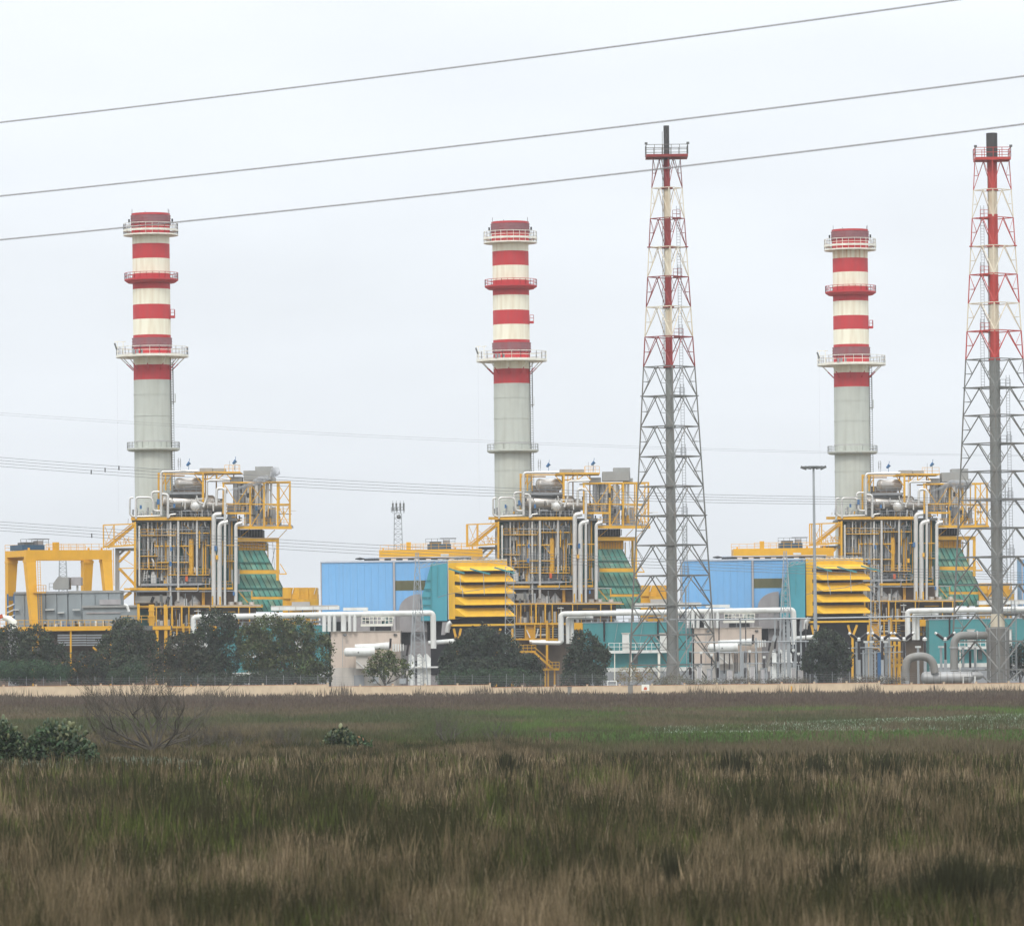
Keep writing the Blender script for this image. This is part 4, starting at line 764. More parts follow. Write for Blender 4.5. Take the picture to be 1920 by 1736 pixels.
# =================================================================== LEFT END: unit without hall
b_ = at(-1, 'B')
def W_(zx, zy, yl=0): return b_(zx, zy, yl)-STEP         # world position (unit -1 is not copied)
def make_left():
    th = Thing('machine_hall', 'grey metal machine hall under the gantry crane at the left', 'hall', (W_(610, 0, -5).x, 966, 0))
    def box(name, x0, y0, x1, y1, ya, yb, m): p = W_(x0, y0, ya); q = W_(x1, y1, ya); q.y = 971+yb; return th.b(name, m, MB().box(p, q))
    xs = [130, 225, 320, 415, 515, 612]
    for x0, x1 in zip(xs, xs[1:]): box('wall_panel', x0+1, 735, x1-1, 1040, -6, -5.6, 'building_grey')
    for x0, x1 in ((618, 740), (742, 860), (862, 980), (982, 1088)): box('wall_panel', x0, 728, x1, 1040, -5.8, -5.4, 'building_grey')
    box('body', 131, 737, 1088, 1060, -5.4, 4, 'building_grey'); box('roof_edge', 125, 722, 615, 736, -6.2, 4.2, 'grey_steel'); box('roof', 616, 712, 1090, 727, -6, 4.2, 'box_grey')
    for x0, y0, x1 in ((410, 878, 490), (655, 878, 720), (520, 905, 580), (130, 880, 170)): box('ledge', x0, y0, x1, y0+7, -6.8, -6.1, 'white')
    box('stone_vent', 900, 790, 1090, 835, -6.6, -5.85, 'mauve_grey')
    wg = box('annex', 750, 860, 1238, 1060, -9, -6.9, 'building_grey'); box('annex_roof', 740, 846, 1245, 859, -9.4, -6.85, 'box_grey'); box('rib', 780, 905, 1090, 915, -9.15, -9.01, 'mauve_grey')
    th.b('vent_hopper', 'box_grey', MB().prism([(v.x, v.z) for v in (W_(500, 700, 0), W_(640, 700, 0), W_(640, 592, 0), W_(545, 588, 0), W_(500, 650, 0))], 966, 972)); box('vent_duct', 643, 588, 732, 660, -4, 0, 'mauve_grey'); box('vent_post', 690, 661, 706, 710, -3, -2, 'white')
    th.b('railing', 'box_grey', MB().rail([W_(445, 705, -3), W_(505, 705, -3)], 1.2, .08))
    for k in range(26): p = W_(random.uniform(380, 1050), 1035, -9.6); th.b('pump', random.choice(['grey_steel', 'white', 'dark_steel', 'blue_paint', 'galv']), MB().box(p, p+Vector((random.uniform(.15, .6), .4, random.uniform(.3, 1.1)))))
    t2 = Thing('equipment_deck', 'yellow railed deck below the grey machine hall, on louvred base', 'deck', (W_(500, 0, -10).x, 960, 0))
    def b2(name, x0, y0, x1, y1, ya, yb, m): p = W_(x0, y0, ya); q = W_(x1, y1, ya); q.y = 971+yb; return t2.b(name, m, MB().box(p, q))
    b2('edge_beam', -200, 1042, 1010, 1068, -11, -10.5, 'crane_yellow'); b2('edge_beam', 1380, 1030, 1543, 1062, -11, -10.5, 'crane_yellow'); b2('deck_slab', -200, 1046, 1540, 1066, -10.4, -5, 'dark_steel')
    t2.b('railing', 'yellow', MB().rail([W_(0, 1040, -10.8), W_(1040, 1040, -10.8)], 1.25, .09, 1.1)); t2.b('railing', 'yellow', MB().rail([W_(1100, 1000, -10.8), W_(1400, 1000, -10.8)], 1.25, .09, 1.1))
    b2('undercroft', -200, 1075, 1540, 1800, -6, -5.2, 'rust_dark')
    for k in range(5):
        for x0, x1 in ((520, 640), (645, 780), (785, 925)): b2('louvre_slat', x0, 1108+k*22, x1, 1117+k*22, -10.6, -10, 'galv')
    for x in (80, 300, 640, 1000, 1420, 1500): t2.b('column', 'crane_yellow', MB().bar(W_(x, 1066, -10.6), W_(x, 1800, -10.6), .55 if x > 1000 else .3))
    b2('lower_beam', 555, 1352, 640, 1362, -10.6, -10.2, 'crane_yellow'); b2('lower_beam', 735, 1378, 985, 1405, -10.6, -10.2, 'crane_yellow'); b2('tank', 770, 1412, 1000, 1455, -10.4, -9, 'black'); b2('pale_box', 770, 1460, 840, 1480, -10.6, -9.5, 'white')
    for p, q in (((840, 1220), (930, 1300)), ((930, 1300), (1000, 1360)), ((700, 1360), (770, 1300)), ((650, 1410), (700, 1440))): t2.b('brace', 'crane_yellow', MB().bar(W_(*p, -10.5), W_(*q, -10.5), .3))
    for x0, y0, x1 in ((1240, 830, 1265), (1345, 835, 1395), (1480, 835, 1510)): b2('frame_post', x0, y0, x1, 1035, -10, -9.7, 'yellow')
    for y in (890, 945): t2.b('rung', 'yellow', MB().bar(W_(1340, y, -10), W_(1400, y, -10), .2))
    t2.b('white_vent', 'white', MB().tube([W_(1120, 835, -11), W_(1150, 850, -11), W_(1165, 900, -11)], .25, 8))
    t3 = Thing('vent_pipe', 'short grey vent stack with pale elbow at the left edge', 'vent', (W_(115, 0, -14).x, 957, 0))
    p = W_(115, 1050, -14); t3.b('barrel', 'drum_grey', MB().lathe((p.x, p.y, 0), [(.95, 0), (.95, p.z-1), (.9, p.z), (.7, p.z)], 20), smooth=True)
    t3.b('elbow', 'cream_steel', MB().tube([W_(20, 945, -14), W_(75, 965, -14), W_(120, 1000, -14), W_(125, 1050, -14)], [.35, .6, .75, .75], 12), smooth=True); t3.b('flange', 'sign_red', MB().bar(W_(0, 930, -14), W_(15, 960, -14), .8))
    t4 = Thing('scaffold', 'small blue and white scaffold stair left of the grey hall', 'scaffold', (W_(100, 0, -3).x, 968, 0))
    for x in (70, 128): t4.b('post', 'blue_paint', MB().bar(W_(x, 740, -3), W_(x, 1040, -3), .3))
    for y in (830, 880, 930): t4.b('step', 'white', MB().bar(W_(62, y+30, -3.2), W_(130, y, -3.2), .22))
    t4.b('top_box', 'dark_steel', MB().box(W_(80, 760, -3), W_(130, 800, -2)))
make_left()
# second hall sliver at right already copied; far small lattice masts behind

# =================================================================== FLARE TOWERS
def make_flare(name_label, px0, Y, levels, hw_a, hw_b, rot, white_red, pipe, plat_hw, red, lad_side):
    """levels: pixel rows of the panel joints from the top; hw_a + hw_b*(row-300) = half width in px."""
    s = Y/FPX; X = P(px0, 1285, Y).x; base = Vector((X, Y, 0))
    th = Thing('flare_tower', name_label, 'flare tower', base, 'lattice flare towers')
    def col(i): return (red if i % 2 == 0 else 'flare_cream') if i < 7 else 'flare_steel'
    zs = [P(px0, l, Y).z for l in levels]; rs = [(hw_a+hw_b*(l-300))*s for l in levels]
    zs[-1] = 0.0
    def leg(i, j): t = rot+j*math.pi/2; return Vector((X+rs[i]*math.cos(t), Y+rs[i]*math.sin(t), zs[i]))
    for i in range(len(levels)-1):
        m = col(i); t = .15+.0095*i
        sub = MB()
        for j in range(4):
            A, B = leg(i, j), leg(i, j+1); A2, B2 = leg(i+1, j), leg(i+1, j+1); mid = (A+B)/2
            th.b('leg', m, MB().bar(A, A2, t)); th.b('cross_beam', m, MB().bar(A, B, t*.8))
            th.b('diagonal', m, MB().bar(A2, mid, t*.72)); th.b('diagonal', m, MB().bar(B2, mid, t*.72))
            for (T_, L2) in ((A, A2), (B, B2)):
                dm = (L2+mid)/2; sub.bar(T_, dm, t*.36); sub.bar((T_+L2)/2, dm, t*.36)
        tag(th.b('secondary_bracing', m, sub), kind='stuff')
    # riser pipe, painted in the same bands
    for (y0, y1, r0, r1, m) in pipe:
        z0 = max(P(px0, y1, Y).z, 0); th.b('riser_pipe', m, MB().cyl((X, Y, z0), (X, Y, P(px0, y0, Y).z), r1*s, r0*s, 20), smooth=True)
    for l in levels[1:-1:2]:
        z = P(px0, l, Y).z; th.b('pipe_guide', 'flare_steel' if l > 690 else red, MB().lathe((X, Y, 0), [(.7, z-.12), (1.05, z-.12), (1.05, z+.12), (.7, z+.12)], 16))
    for dx in (-1.35, -1.05): th.b('pilot_pipe', 'flare_steel', MB().bar((X+dx*.8, Y-.5, zs[7]), (X+dx*.55, Y-.3, P(px0, levels[0]-50, Y).z if dx < -1.2 else zs[0]), .09))
    # head platform
    z = zs[0]; w_ = plat_hw*s; q = [(X-w_, Y-w_*.8), (X+w_, Y-w_*.8), (X+w_, Y+w_*.8), (X-w_, Y+w_*.8)]
    p = th.b('head_platform', red, MB().box((q[0][0], q[0][1], z+.02), (q[2][0], q[2][1], z+.5)))
    th.b('railing', 'flare_steel' if plat_hw > 35 else red, MB().rail([(*c, z+.5) for c in q], 1.7, .1, 1.5, True), parent=p)
    for c in (q[0], q[1]): th.b('beacon', 'dark_steel', MB().box((c[0]-.25, c[1]-.2, z+2.2), (c[0]+.25, c[1]+.2, z+2.6)), parent=p)
    # ladders and rest platforms
    for n, i in enumerate(range(2, len(levels)-2, 2)):
        sd = lad_side if i < 8 else 1
        zz, z2 = zs[i], zs[min(i+2, len(levels)-1)]; x0 = X+sd*.9; x1 = X+sd*(1.9+.06*i)
        pl = th.b('rest_platform', col(i) if i < 8 else 'flare_steel', MB().box((x0, Y-1.2, zz-.1), (x1+.4*sd, Y+.8, zz+.1))); th.b('railing', 'grey_steel' if i > 7 else col(i), MB().rail([(x0, Y-1.15, zz+.1), (x1+.3*sd, Y-1.15, zz+.1)], 1.3, .08, .9), parent=pl)
        th.b('ladder', 'grey_steel', MB().ladder((x1-.1*sd, Y-.6, z2), (x1-.1*sd, Y-.6, zz+2.2), .6, .08, .5))
    for i in (3, 8, 12):
        th.b('catwalk', 'flare_steel' if i > 7 else red, MB().bar(leg(i, 2)+Vector((-.3, 0, .05)), leg(i, 0)+Vector((.3, 0, .05)), .16, .9))
    return th
L1 = [297, 353, 410, 464, 519.5, 576, 632, 688, 743, 800, 856, 912, 967, 1022, 1079, 1135, 1190, 1246, 1300]
make_flare('slimmer lattice flare tower with black tip and wide top platform before the teal building', 1262, 955, L1, 25.7, .0585, .09, 0,
           [(236, 300, 5.3, 5.3, 'soot'), (300, 353, 5.6, 6.0, 'flare_red'), (353, 410, 6.2, 6.2, 'flare_cream'), (410, 464, 6.2, 6.2, 'flare_red'), (464, 519, 6.3, 6.3, 'flare_cream'), (519, 576, 6.3, 6.5, 'flare_red'), (576, 632, 6.5, 6.6, 'flare_cream'), (632, 688, 6.6, 6.8, 'flare_red'), (688, 1230, 7, 8.2, 'flare_pipe'), (1230, 1300, 10, 16, 'pipe_grey')], 39, 'flare_red', 1)
L2 = [302, 356.5, 409, 462, 515, 569, 621, 674, 727, 779, 832, 884, 937, 990, 1044, 1096, 1150, 1202, 1255, 1300]
f2 = make_flare('thicker lattice flare tower with broad dark tip and grey drum base at the right', 1872, 950, L2, 32, .0578, -.07, 0,
           [(250, 302, 10.5, 10.5, 'soot'), (302, 356, 9.5, 9, 'flare_bright_red'), (356, 402, 9, 9, 'flare_cream'), (402, 462, 9.5, 9.5, 'flare_bright_red'), (462, 515, 9.2, 9.2, 'flare_cream'), (515, 569, 9.2, 9.2, 'flare_bright_red'), (569, 621, 9.2, 9.4, 'flare_cream'), (621, 674, 9.6, 9.6, 'flare_bright_red'), (674, 1150, 10, 11, 'flare_pipe')], 33, 'flare_bright_red', -1)
g_ = lambda zx, zy, Y: P(1560+zx/5.3333, 1100+zy/5.3333, Y)
Xf = f2.base.x; s2 = 950/FPX
zc, zd = P(1872, 1150, 950).z, P(1872, 1176, 950).z
f2.b('base_cone', 'flare_cream', MB().lathe((Xf, 950, 0), [(12*s2, zc), (14*s2, zd)], 20), smooth=True)
f2.b('seal_drum', 'pipe_grey', MB().lathe((Xf, 950, 0), [(21*s2, 0), (22*s2, zd-.2), (20*s2, zd), (10*s2, zd+.1)], 28), smooth=True)
for dx in (-1.6, -.4, 1.2): f2.b('drum_rib', 'drum_grey', MB().bar((Xf+dx, 950-2.15, 0), (Xf+dx, 950-2.15, zd-.1), .14))
def make_headers():
    t = Thing('gas_header', 'dark grey elbow pipe running from the thick flare base to the ground', 'pipe', (g_(1220, 900, 945).x, 945, 0))
    t.b('pipe', 'pipe_grey', MB().tube([g_(1540, 487, 947), g_(1270, 487, 945), g_(1222, 545, 945), g_(1220, 900, 945)], .72, 14, rad=1.2), smooth=True)
    t.b('flange', 'drum_grey', MB().cyl(g_(1445, 487, 946), g_(1458, 487, 946), .85, n=14)); t.b('flange', 'drum_grey', MB().cyl(g_(1220, 600, 945), g_(1220, 614, 945), .85, n=14))
    t = Thing('arch_pipe', 'large grey arched pipe rising behind the wall near the right edge', 'pipe', (g_(880, 960, 943).x, 943, 0))
    t.b('arch', 'pipe_grey', MB().tube([g_(735, 1000, 943), g_(735, 800, 943), g_(760, 720, 943), g_(830, 697, 943), g_(900, 692, 943), g_(970, 712, 943), g_(1010, 760, 943), g_(1030, 860, 943)], .72, 14, rad=1.4), smooth=True)
    t.b('footing', 'drum_grey', MB().box(g_(700, 940, 942), g_(770, 1010, 941)))
    t = Thing('knockout_drum', 'horizontal grey ribbed drum lying behind the wall by the flare base', 'drum', (g_(1200, 960, 944).x, 944, 0))
    p, q = g_(905, 908, 944), g_(1385, 908, 944)
    mb = MB().tube([p-Vector((.25, 0, 0)), p, p+Vector((.4, 0, 0)), q, q+Vector((.4, 0, 0))], [.5, .9, 1.08, 1.08, .6], 22); d = t.b('barrel', 'drum_grey', mb, smooth=True)
    for k in range(7): x = p.lerp(q, .08+k*.14); t.b('barrel_ring', 'pipe_grey', MB().cyl(x, x+Vector((.1, 0, 0)), 1.13, n=22), parent=d)
    t.b('drum_end', 'drum_grey', MB().tube([g_(1400, 890, 944.5), g_(1480, 885, 944.5), g_(1510, 885, 944.5)], [.8, .7, .3], 14), smooth=True)
    t.b('bracket', 'white', MB().bar(g_(1315, 892, 942.8), g_(1405, 890, 942.8), .12).bar(g_(1312, 892, 942.8), g_(1312, 965, 942.8), .2).bar(g_(1430, 892, 942.8), g_(1430, 965, 942.8), .25)); t.b('walkway', 'galv', MB().bar(g_(1050, 835, 944), g_(1530, 825, 944), .12).bar(g_(1280, 815, 944), g_(1500, 812, 944), .1))
make_headers()
# =================================================================== LATTICE MASTS, LAMP MAST, SWITCHYARD
def lattice(mb, X, Y, z0, z1, h0, h1, n, t):
    c = lambda j, f: Vector((X+(h0+(h1-h0)*f)*(1 if j in (0, 3) else -1), Y+(h0+(h1-h0)*f)*(1 if j < 2 else -1), z0+(z1-z0)*f))
    for i in range(n):
        f0, f1 = i/n, (i+1)/n
        for j in range(4):
            k = (j+1) % 4
            if i % 2: mb.bar(c(j, f0), c(k, f1), t)
            else: mb.bar(c(k, f0), c(j, f1), t)
            mb.bar(c(j, f1), c(k, f1), t*.8)
    return c
def lattice_thing(name, label, cat, X, Y, z0, z1, h0, h1, n, t, m, group=None):
    th = Thing(name, label, cat, (X, Y, 0), group); mb = MB(); c = lattice(mb, X, Y, z0, z1, h0, h1, n, t*.55)
    for j in range(4): th.b('leg', m, MB().bar(c(j, 0), c(j, 1), t))
    th.b('lacing', m, mb); return th
def make_portal():
    tp = P(780, 1036, 955); bs = P(785, 1285, 955); X = bs.x
    th = lattice_thing('line_pylon', 'grey lattice pylon in front of the first blue hall, arm reaching over the intake', 'pylon', X, 955, 0, tp.z, 1.75, .22, 16, .15, 'galv', 'switchyard pylons')
    for dx in (-.9, .9): th.b('inner_post', 'galv', MB().bar((X+dx, 955, 0), (X+dx*.25, 955, tp.z-5), .12))
    X2 = P(956, 1150, 955).x; zt = P(956, 1062, 955).z
    mb = MB(); c = lattice(mb, X2, 955, 0, zt, 1.0, .7, 15, .07)
    for j in range(4): th.b('leg', 'galv', MB().bar(c(j, 0), c(j, 1), .13))
    th.b('lacing', 'galv', mb)
    mb = MB(); n = 17; pts = []
    for k in range(n+1):
        f = k/n; x = (X+.3)*(1-f)+(X2-.5)*f; z = P(785, 1066, 955).z+(1.1*math.sin(min(1, f*2.2)*math.pi/2))-(.9*max(0, f-.75)*4*.6); pts.append((x, z))
    for (xa, za), (xb, zb) in zip(pts, pts[1:]):
        for y in (954.5, 955.5): mb.bar((xa, y, za), (xb, y, zb), .08); mb.bar((xa, y, za+.75), (xb, y, zb+.75), .08); mb.bar((xa, y, za), (xb, y, zb+.75), .06); mb.bar((xa, y, za+.75), (xb, y, zb), .05)
        mb.bar((xa, 954.5, za), (xb, 955.5, zb), .05)
    th.b('lattice_arm', 'galv', mb)
    for (p, q) in (((1195, 393), (1330, 433)), ((1375, 393), (1550, 440)), ((1585, 383), (1760, 432))):
        o = lambda zx, zy: P(580+zx/4.5714, 980+zy/4.5714, 953)
        th.b('strain_insulator', 'teal_wall', MB().bar(o(*p), o(*q), .28)); 
    for x, y0, y1 in ((1290, 430, 570), (1492, 430, 620), (1310, 560, 640)): th.b('dropper', 'galv', MB().bar(o(x, y0), o(x+8, y1), .11))
    th.b('jumper_cable', 'thin_cable', MB().tube([o(1100, 640), o(1200, 610), o(1330, 590), o(1450, 575), o(1600, 530)], .05, 5))
    copies(th, {1: 'grey lattice pylon in front of the second blue hall, left of the lamp mast'}, (1,))
make_portal()
def mast(px, y0, y1, Y, label, h0=.9, h1=.75, m='galv', group='distant lattice masts'):
    X = P(px, y1, Y).x; return lattice_thing('lattice_mast', label, 'mast', X, Y, 0, P(px, y0, Y).z, h0*1.5, h1, 34, .13, m, group)
t = mast(747, 962, 1050, 1080, 'distant grey lattice mast with antennas rising behind the first blue hall', 1.0, .7)
for dx in (-1.1, -.4, .4, 1.1):
    z = P(747, 958, 1080).z; x = P(747, 958, 1080).x+dx
    t.b('antenna', 'dark_steel', MB().box((x-.18, 1079.5, z), (x+.18, 1079.8, z+1.6))); t.b('antenna_pole', 'grey_steel', MB().bar((x, 1079.8, z-.5), (x, 1079.8, z+2.1), .1))
t.b('head_frame', 'grey_steel', MB().rail([(t.base.x-1.3, 1079.3, z-.3), (t.base.x+1.3, 1079.3, z-.3)], 1.0, .12, .7)); t.b('dish', 'dark_steel', MB().lathe((t.base.x+.2, 1079, z-1.2), [(.05, 0), (.45, .25)], 12, 1))
mast(118, 1050, 1085, 1085, 'distant grey lattice mast seen beneath the gantry crane girder', 1.0, .65)
mast(1284, 985, 1050, 1090, 'thin distant ladder mast beside the left edge of the second blue hall', .5, .4)
mast(1884, 900, 1140, 1085, 'thin distant ladder mast between thick flare pipe and the right edge', .5, .4)
def make_lamp():
    X = P(1529, 1180, 948).x; zt = P(1525, 876, 948).z
    th = Thing('lamp_mast', 'tall tapered grey floodlight mast in front of the second yellow intake', 'lamp mast', (X, 948, 0))
    th.b('pole', 'galv', MB().lathe((X, 948, 0), [(.39, 0), (.33, 12), (.27, 24), (.18, zt)], 14), smooth=True)
    th.b('head_ring', 'galv', MB().lathe((X, 948, 0), [(.3, zt-.2), (.9, zt+.1), (.9, zt+.25), (.2, zt+.3)], 16))
    for dx, tl in ((-1.75, .35), (-.95, .2), (1.0, -.2), (1.75, -.4), (-.2, 0), (.35, 0)):
        f = MB().box((-.55, -.35, -.22), (.55, .35, .22)); r = Quaternion((0, 1, 0), tl); f.v = [r @ v+Vector((X+dx, 947.7+abs(dx)*.3, zt-.05-abs(dx)*.03)) for v in f.v]
        h = th.b('floodlight', 'dark_steel', f); th.b('arm', 'dark_steel', MB().bar((X, 948, zt+.15), (X+dx, 947.8, zt+.15), .1), parent=h)
make_lamp()
ff = lambda zx, zy, Y: P(1260+zx/4.5714, 980+zy/4.5714, Y)
ORD = ('first', 'second', 'third', 'fourth', 'fifth', 'sixth', 'seventh', 'eighth', 'ninth', 'tenth', 'eleventh', 'twelfth', 'thirteenth', 'fourteenth', 'fifteenth')
def insulator(mb, p, q, r, n=None):
    p, q = Vector(p), Vector(q); L = (q-p).length; n = n or max(3, int(L/.22))
    for k in range(n): a0 = p.lerp(q, k/n); a1 = p.lerp(q, (k+.55)/n); mb.cyl(a0, a1, r, r*.6, 8, False)
    mb.cyl(p, q, r*.6, r*.6, 8); return mb
def ipost(conv, zx, zt, zb, Y, r, label, group, foot=True, w_=.12):
    p, q = conv(zx, zb, Y), conv(zx, zt, Y); th = Thing('insulator_post', label, 'insulator', (p.x, Y, 0), group)
    th.b('porcelain', 'porcelain', insulator(MB(), p, q, r)); th.b('cap', 'galv', MB().cyl(q, q+Vector((0, 0, .25)), r*.7, n=8))
    if foot: th.b('support', 'galv', MB().bar((p.x, Y, 0), p, w_*2))
    return th
LB = 'stout dark insulator post before the second beige building, %s from the left'; LT = 'slender dark insulator post between the stout ones, %s from the left'; LU = 'thin dark insulator under the upper busbar, %s from the left'
for i_, (x, a0, a1) in enumerate(((157, 1110, 1195), (392, 1108, 1185), (632, 1108, 1198))):
    th = ipost(ff, x, a0, a1, 950, .36, LB % ORD[i_], 'stout switchyard insulators'); p, q = ff(x, 1325, 950), ff(x, 1242, 950); th.b('porcelain', 'porcelain', insulator(MB(), p, q, .38))
for i_, x in enumerate((448, 493, 540, 558, 715, 731, 915, 932, 962)): ipost(ff, x, 1120, 1290, 951.5, .16, LT % ORD[i_], 'slender switchyard insulators')
for i_, (x, a0, a1) in enumerate(((173, 870, 965), (403, 840, 1010), (632, 838, 1000), (910, 838, 965), (1147, 865, 1000))): ipost(ff, x, a0, a1, 949, .14, LU % ORD[i_], 'insulators under the busbar', True, .05)
def yard_frame(x, y0, w_, label):
    p = ff(x, y0, 950.8); th = Thing('steel_post', label, 'post', (p.x, 950.8, 0), 'switchyard steel posts'); th.b('shaft', 'galv', MB().bar((p.x, 950.8, 0), p, w_)); th.b('base_plate', 'concrete', MB().box((p.x-.4, 950.4, 0), (p.x+.4, 951.2, .3)))
for i_, (x, y0, w_) in enumerate(sorted(((585, 815, .3), (600, 1100, .75), (720, 985, .3), (985, 760, .25), (1103, 840, .3), (118, 540, .18), (1000, 1080, .3), (1060, 1000, .25), (1580, 1020, .35), (1640, 1090, .35), (1690, 1060, .25), (1740, 1100, .3), (1860, 830, .35), (1000, 840, .4), (960, 800, .35)))):
    yard_frame(x, y0, w_, ('stout' if w_ > .34 else 'slim')+' galvanised switchyard post, '+ORD[i_]+' of fifteen counted from the left')
def bus(pts, Y, r, label):
    pp = [ff(x, y, Y) for x, y in pts]; t = Thing('busbar', label, 'busbar', pp[0], 'switchyard busbars'); t.b('tube', 'galv', MB().tube(pp, r, 8))
    for k in range(1, len(pp)): t.b('clamp', 'dark_steel', MB().box(pp[k]-Vector((.15, .15, .2)), pp[k]+Vector((.15, .15, .2))))
    t.b('far_leg', 'galv', MB().bar((pp[-1].x, Y, 0), pp[-1], .14))
bus([(-20, 832), (580, 828), (1200, 818), (1900, 806), (2950, 790)], 950, .14, 'long upper tubular busbar crossing the yellow intake base'); bus([(150, 1022), (700, 1020), (1180, 1016)], 950.4, .1, 'middle tubular busbar in front of the white cylinder')
bus([(180, 1112), (900, 1106)], 950.6, .08, 'lower tubular busbar above the slender insulators'); bus([(640, 1206), (1110, 1198)], 951, .08, 'lowest tubular busbar left of the round dark tree'); bus([(1560, 1120), (2000, 1105)], 951, .08, 'short busbar above the blue cabinet'); bus([(1490, 1075), (1900, 1062)], 950.5, .1, 'busbar under the V shaped bushings')
t = Thing('slanted_bushing', 'thick slanted grey bushing before the second beige building', 'bushing', (ff(805, 1240, 950).x, 950, 0))
t.b('barrel', 'pipe_grey', MB().bar(ff(812, 1240, 950), ff(870, 1010, 950), .5)); t.b('porcelain', 'porcelain', MB().bar(ff(880, 1080, 950.3), ff(890, 985, 950.3), .35)); t.b('top_cap', 'galv', MB().bar(ff(868, 1015, 950), ff(884, 965, 950), .6)); t.b('support', 'galv', MB().bar((ff(808, 1240, 950).x, 950, 0), ff(808, 1240, 950), .3))
def breaker(hx, hy, arms, label):
    p = g_(hx, hy, 949); th = Thing('circuit_breaker', label, 'circuit breaker', (p.x, 949, 0), 'V shaped circuit breakers')
    th.b('head', 'white', MB().lathe((p.x, 949, p.z), [(.1, -.35), (.4, -.2), (.42, .2), (.1, .4)], 12), smooth=True)
    for sg in arms: q = p+Vector((sg*1.5, 0, 1.0)); o = p+Vector((sg*.3, 0, .05)); th.b('bushing', 'porcelain', insulator(MB(), o, q, .40)); th.b('bushing_cap', 'white', MB().cyl(q, q+Vector((sg*.35, 0, .2)), .24, n=8))
    a0 = p-Vector((0, 0, .55)); a1 = p-Vector((0, 0, 3.6)); th.b('column', 'porcelain', insulator(MB(), a1, a0, .3)); th.b('support', 'galv', MB().bar((p.x, 949, .0), a1, .5)); th.b('control_box', 'white', MB().box((p.x-.4, 948.5, .9), (p.x+.4, 949.3, 2.6)))
for hx, hy, arms, lb in ((268, 528, (-1, 1), 'V shaped breaker next to the round dark tree'), (500, 527, (-1, 1), 'V shaped breaker right of the blue cabinet'), (720, 525, (-1, 1), 'V shaped breaker beside the white pipe drop'), (928, 525, (), 'breaker head without arms before the teal building'), (1132, 525, (-1, 1), 'V shaped breaker left of the elbow pipe'), (1380, 610, (), 'breaker column under the elbow pipe, nearest the thick flare base')): breaker(hx, hy, arms, lb)
for i_, (x, zt, wd, m_) in enumerate(((215, 1235, 40, 'white'), (300, 1255, 34, 'galv'), (470, 1262, 50, 'concrete'), (665, 1230, 44, 'white'), (760, 1250, 36, 'galv'), (1020, 1240, 40, 'white'), (1080, 1262, 44, 'concrete'), (1420, 1215, 36, 'white'))):
    p, q = ff(x, zt, 949.4), ff(x+wd, zt, 949.4); t = Thing('control_kiosk', ('white', 'grey', 'pale')[('white', 'galv', 'concrete').index(m_)]+' control kiosk at ground level in the switchyard, '+ORD[i_]+' from the left', 'kiosk', (p.x, 949.4, 0), 'switchyard kiosks')
    t.b('body', m_, MB().box((p.x, 949.4, .3), (q.x, 950.1, p.z))); t.b('door', 'hall_trim', MB().box((p.x+.1, 949.36, .4), (q.x-.1, 949.397, p.z-.12))); t.b('roof', 'galv', MB().box((p.x-.08, 949.3, p.z+.003), (q.x+.08, 950.2, p.z+.1))); t.b('plinth', 'concrete', MB().box((p.x, 949.4, 0), (q.x, 950.1, .297)))
for i_, (x, zt) in enumerate(((250, 1130), (340, 1150), (665, 1120), (790, 1170), (850, 1150), (1040, 1110), (1085, 1140))):
    th = ipost(ff, x, zt, zt+75, 950.3, .2, 'short insulator on a lattice stand in the switchyard, '+ORD[i_]+' from the left', 'short switchyard insulators', True, .1); p = ff(x, zt, 950.3); th.b('head', 'white', MB().box(p-Vector((.25, .2, -.2)), p+Vector((.25, .2, .6)))); th.b('cross_arm', 'galv', MB().bar(ff(x-14, zt+78, 950.3), ff(x+14, zt+78, 950.3), .12))
t = Thing('blue_cabinet', 'blue electrical cabinet standing among the breakers', 'cabinet', (g_(472, 850, 950).x, 950, 0)); p0, p1 = g_(456, 655, 950), g_(492, 660, 950); t.b('body', 'blue_paint', MB().box((p0.x, 950, 0), (p1.x, 951, p0.z))); t.b('roof', 'galv', MB().box((p0.x-.1, 949.9, p0.z), (p1.x+.1, 951.1, p0.z+.12))); t.b('handle', 'dark_steel', MB().box((p1.x-.15, 949.94, 2.5), (p1.x-.1, 949.995, 3.1)))
t = Thing('yellow_frame', 'yellow ladder frame standing behind the breakers', 'frame', (g_(620, 850, 953).x, 953, 0))
for x in (575, 625, 672): t.b('post', 'yellow', MB().bar((g_(x, 850, 953).x, 953, 0), g_(x, 545, 953), .45))
for y in (590, 660, 730, 800): t.b('rung', 'yellow', MB().bar(g_(575, y, 953), g_(672, y-6, 953), .25))
for i_, x in enumerate((345, 390, 540, 860, 1090, 1310, 1430)):
    p = g_(x, 560 if x < 700 else 610, 951.5); t = Thing('steel_post', 'grey flat topped support post among the breakers, '+ORD[i_]+' from the left', 'post', (p.x, 951.5, 0), 'breaker support posts'); t.b('shaft', 'galv', MB().bar((p.x, 951.5, 0), p, .55 if x < 600 else .4)); t.b('top_plate', 'white', MB().box(p-Vector((.5, .3, 0)), p+Vector((.5, .3, .35))))
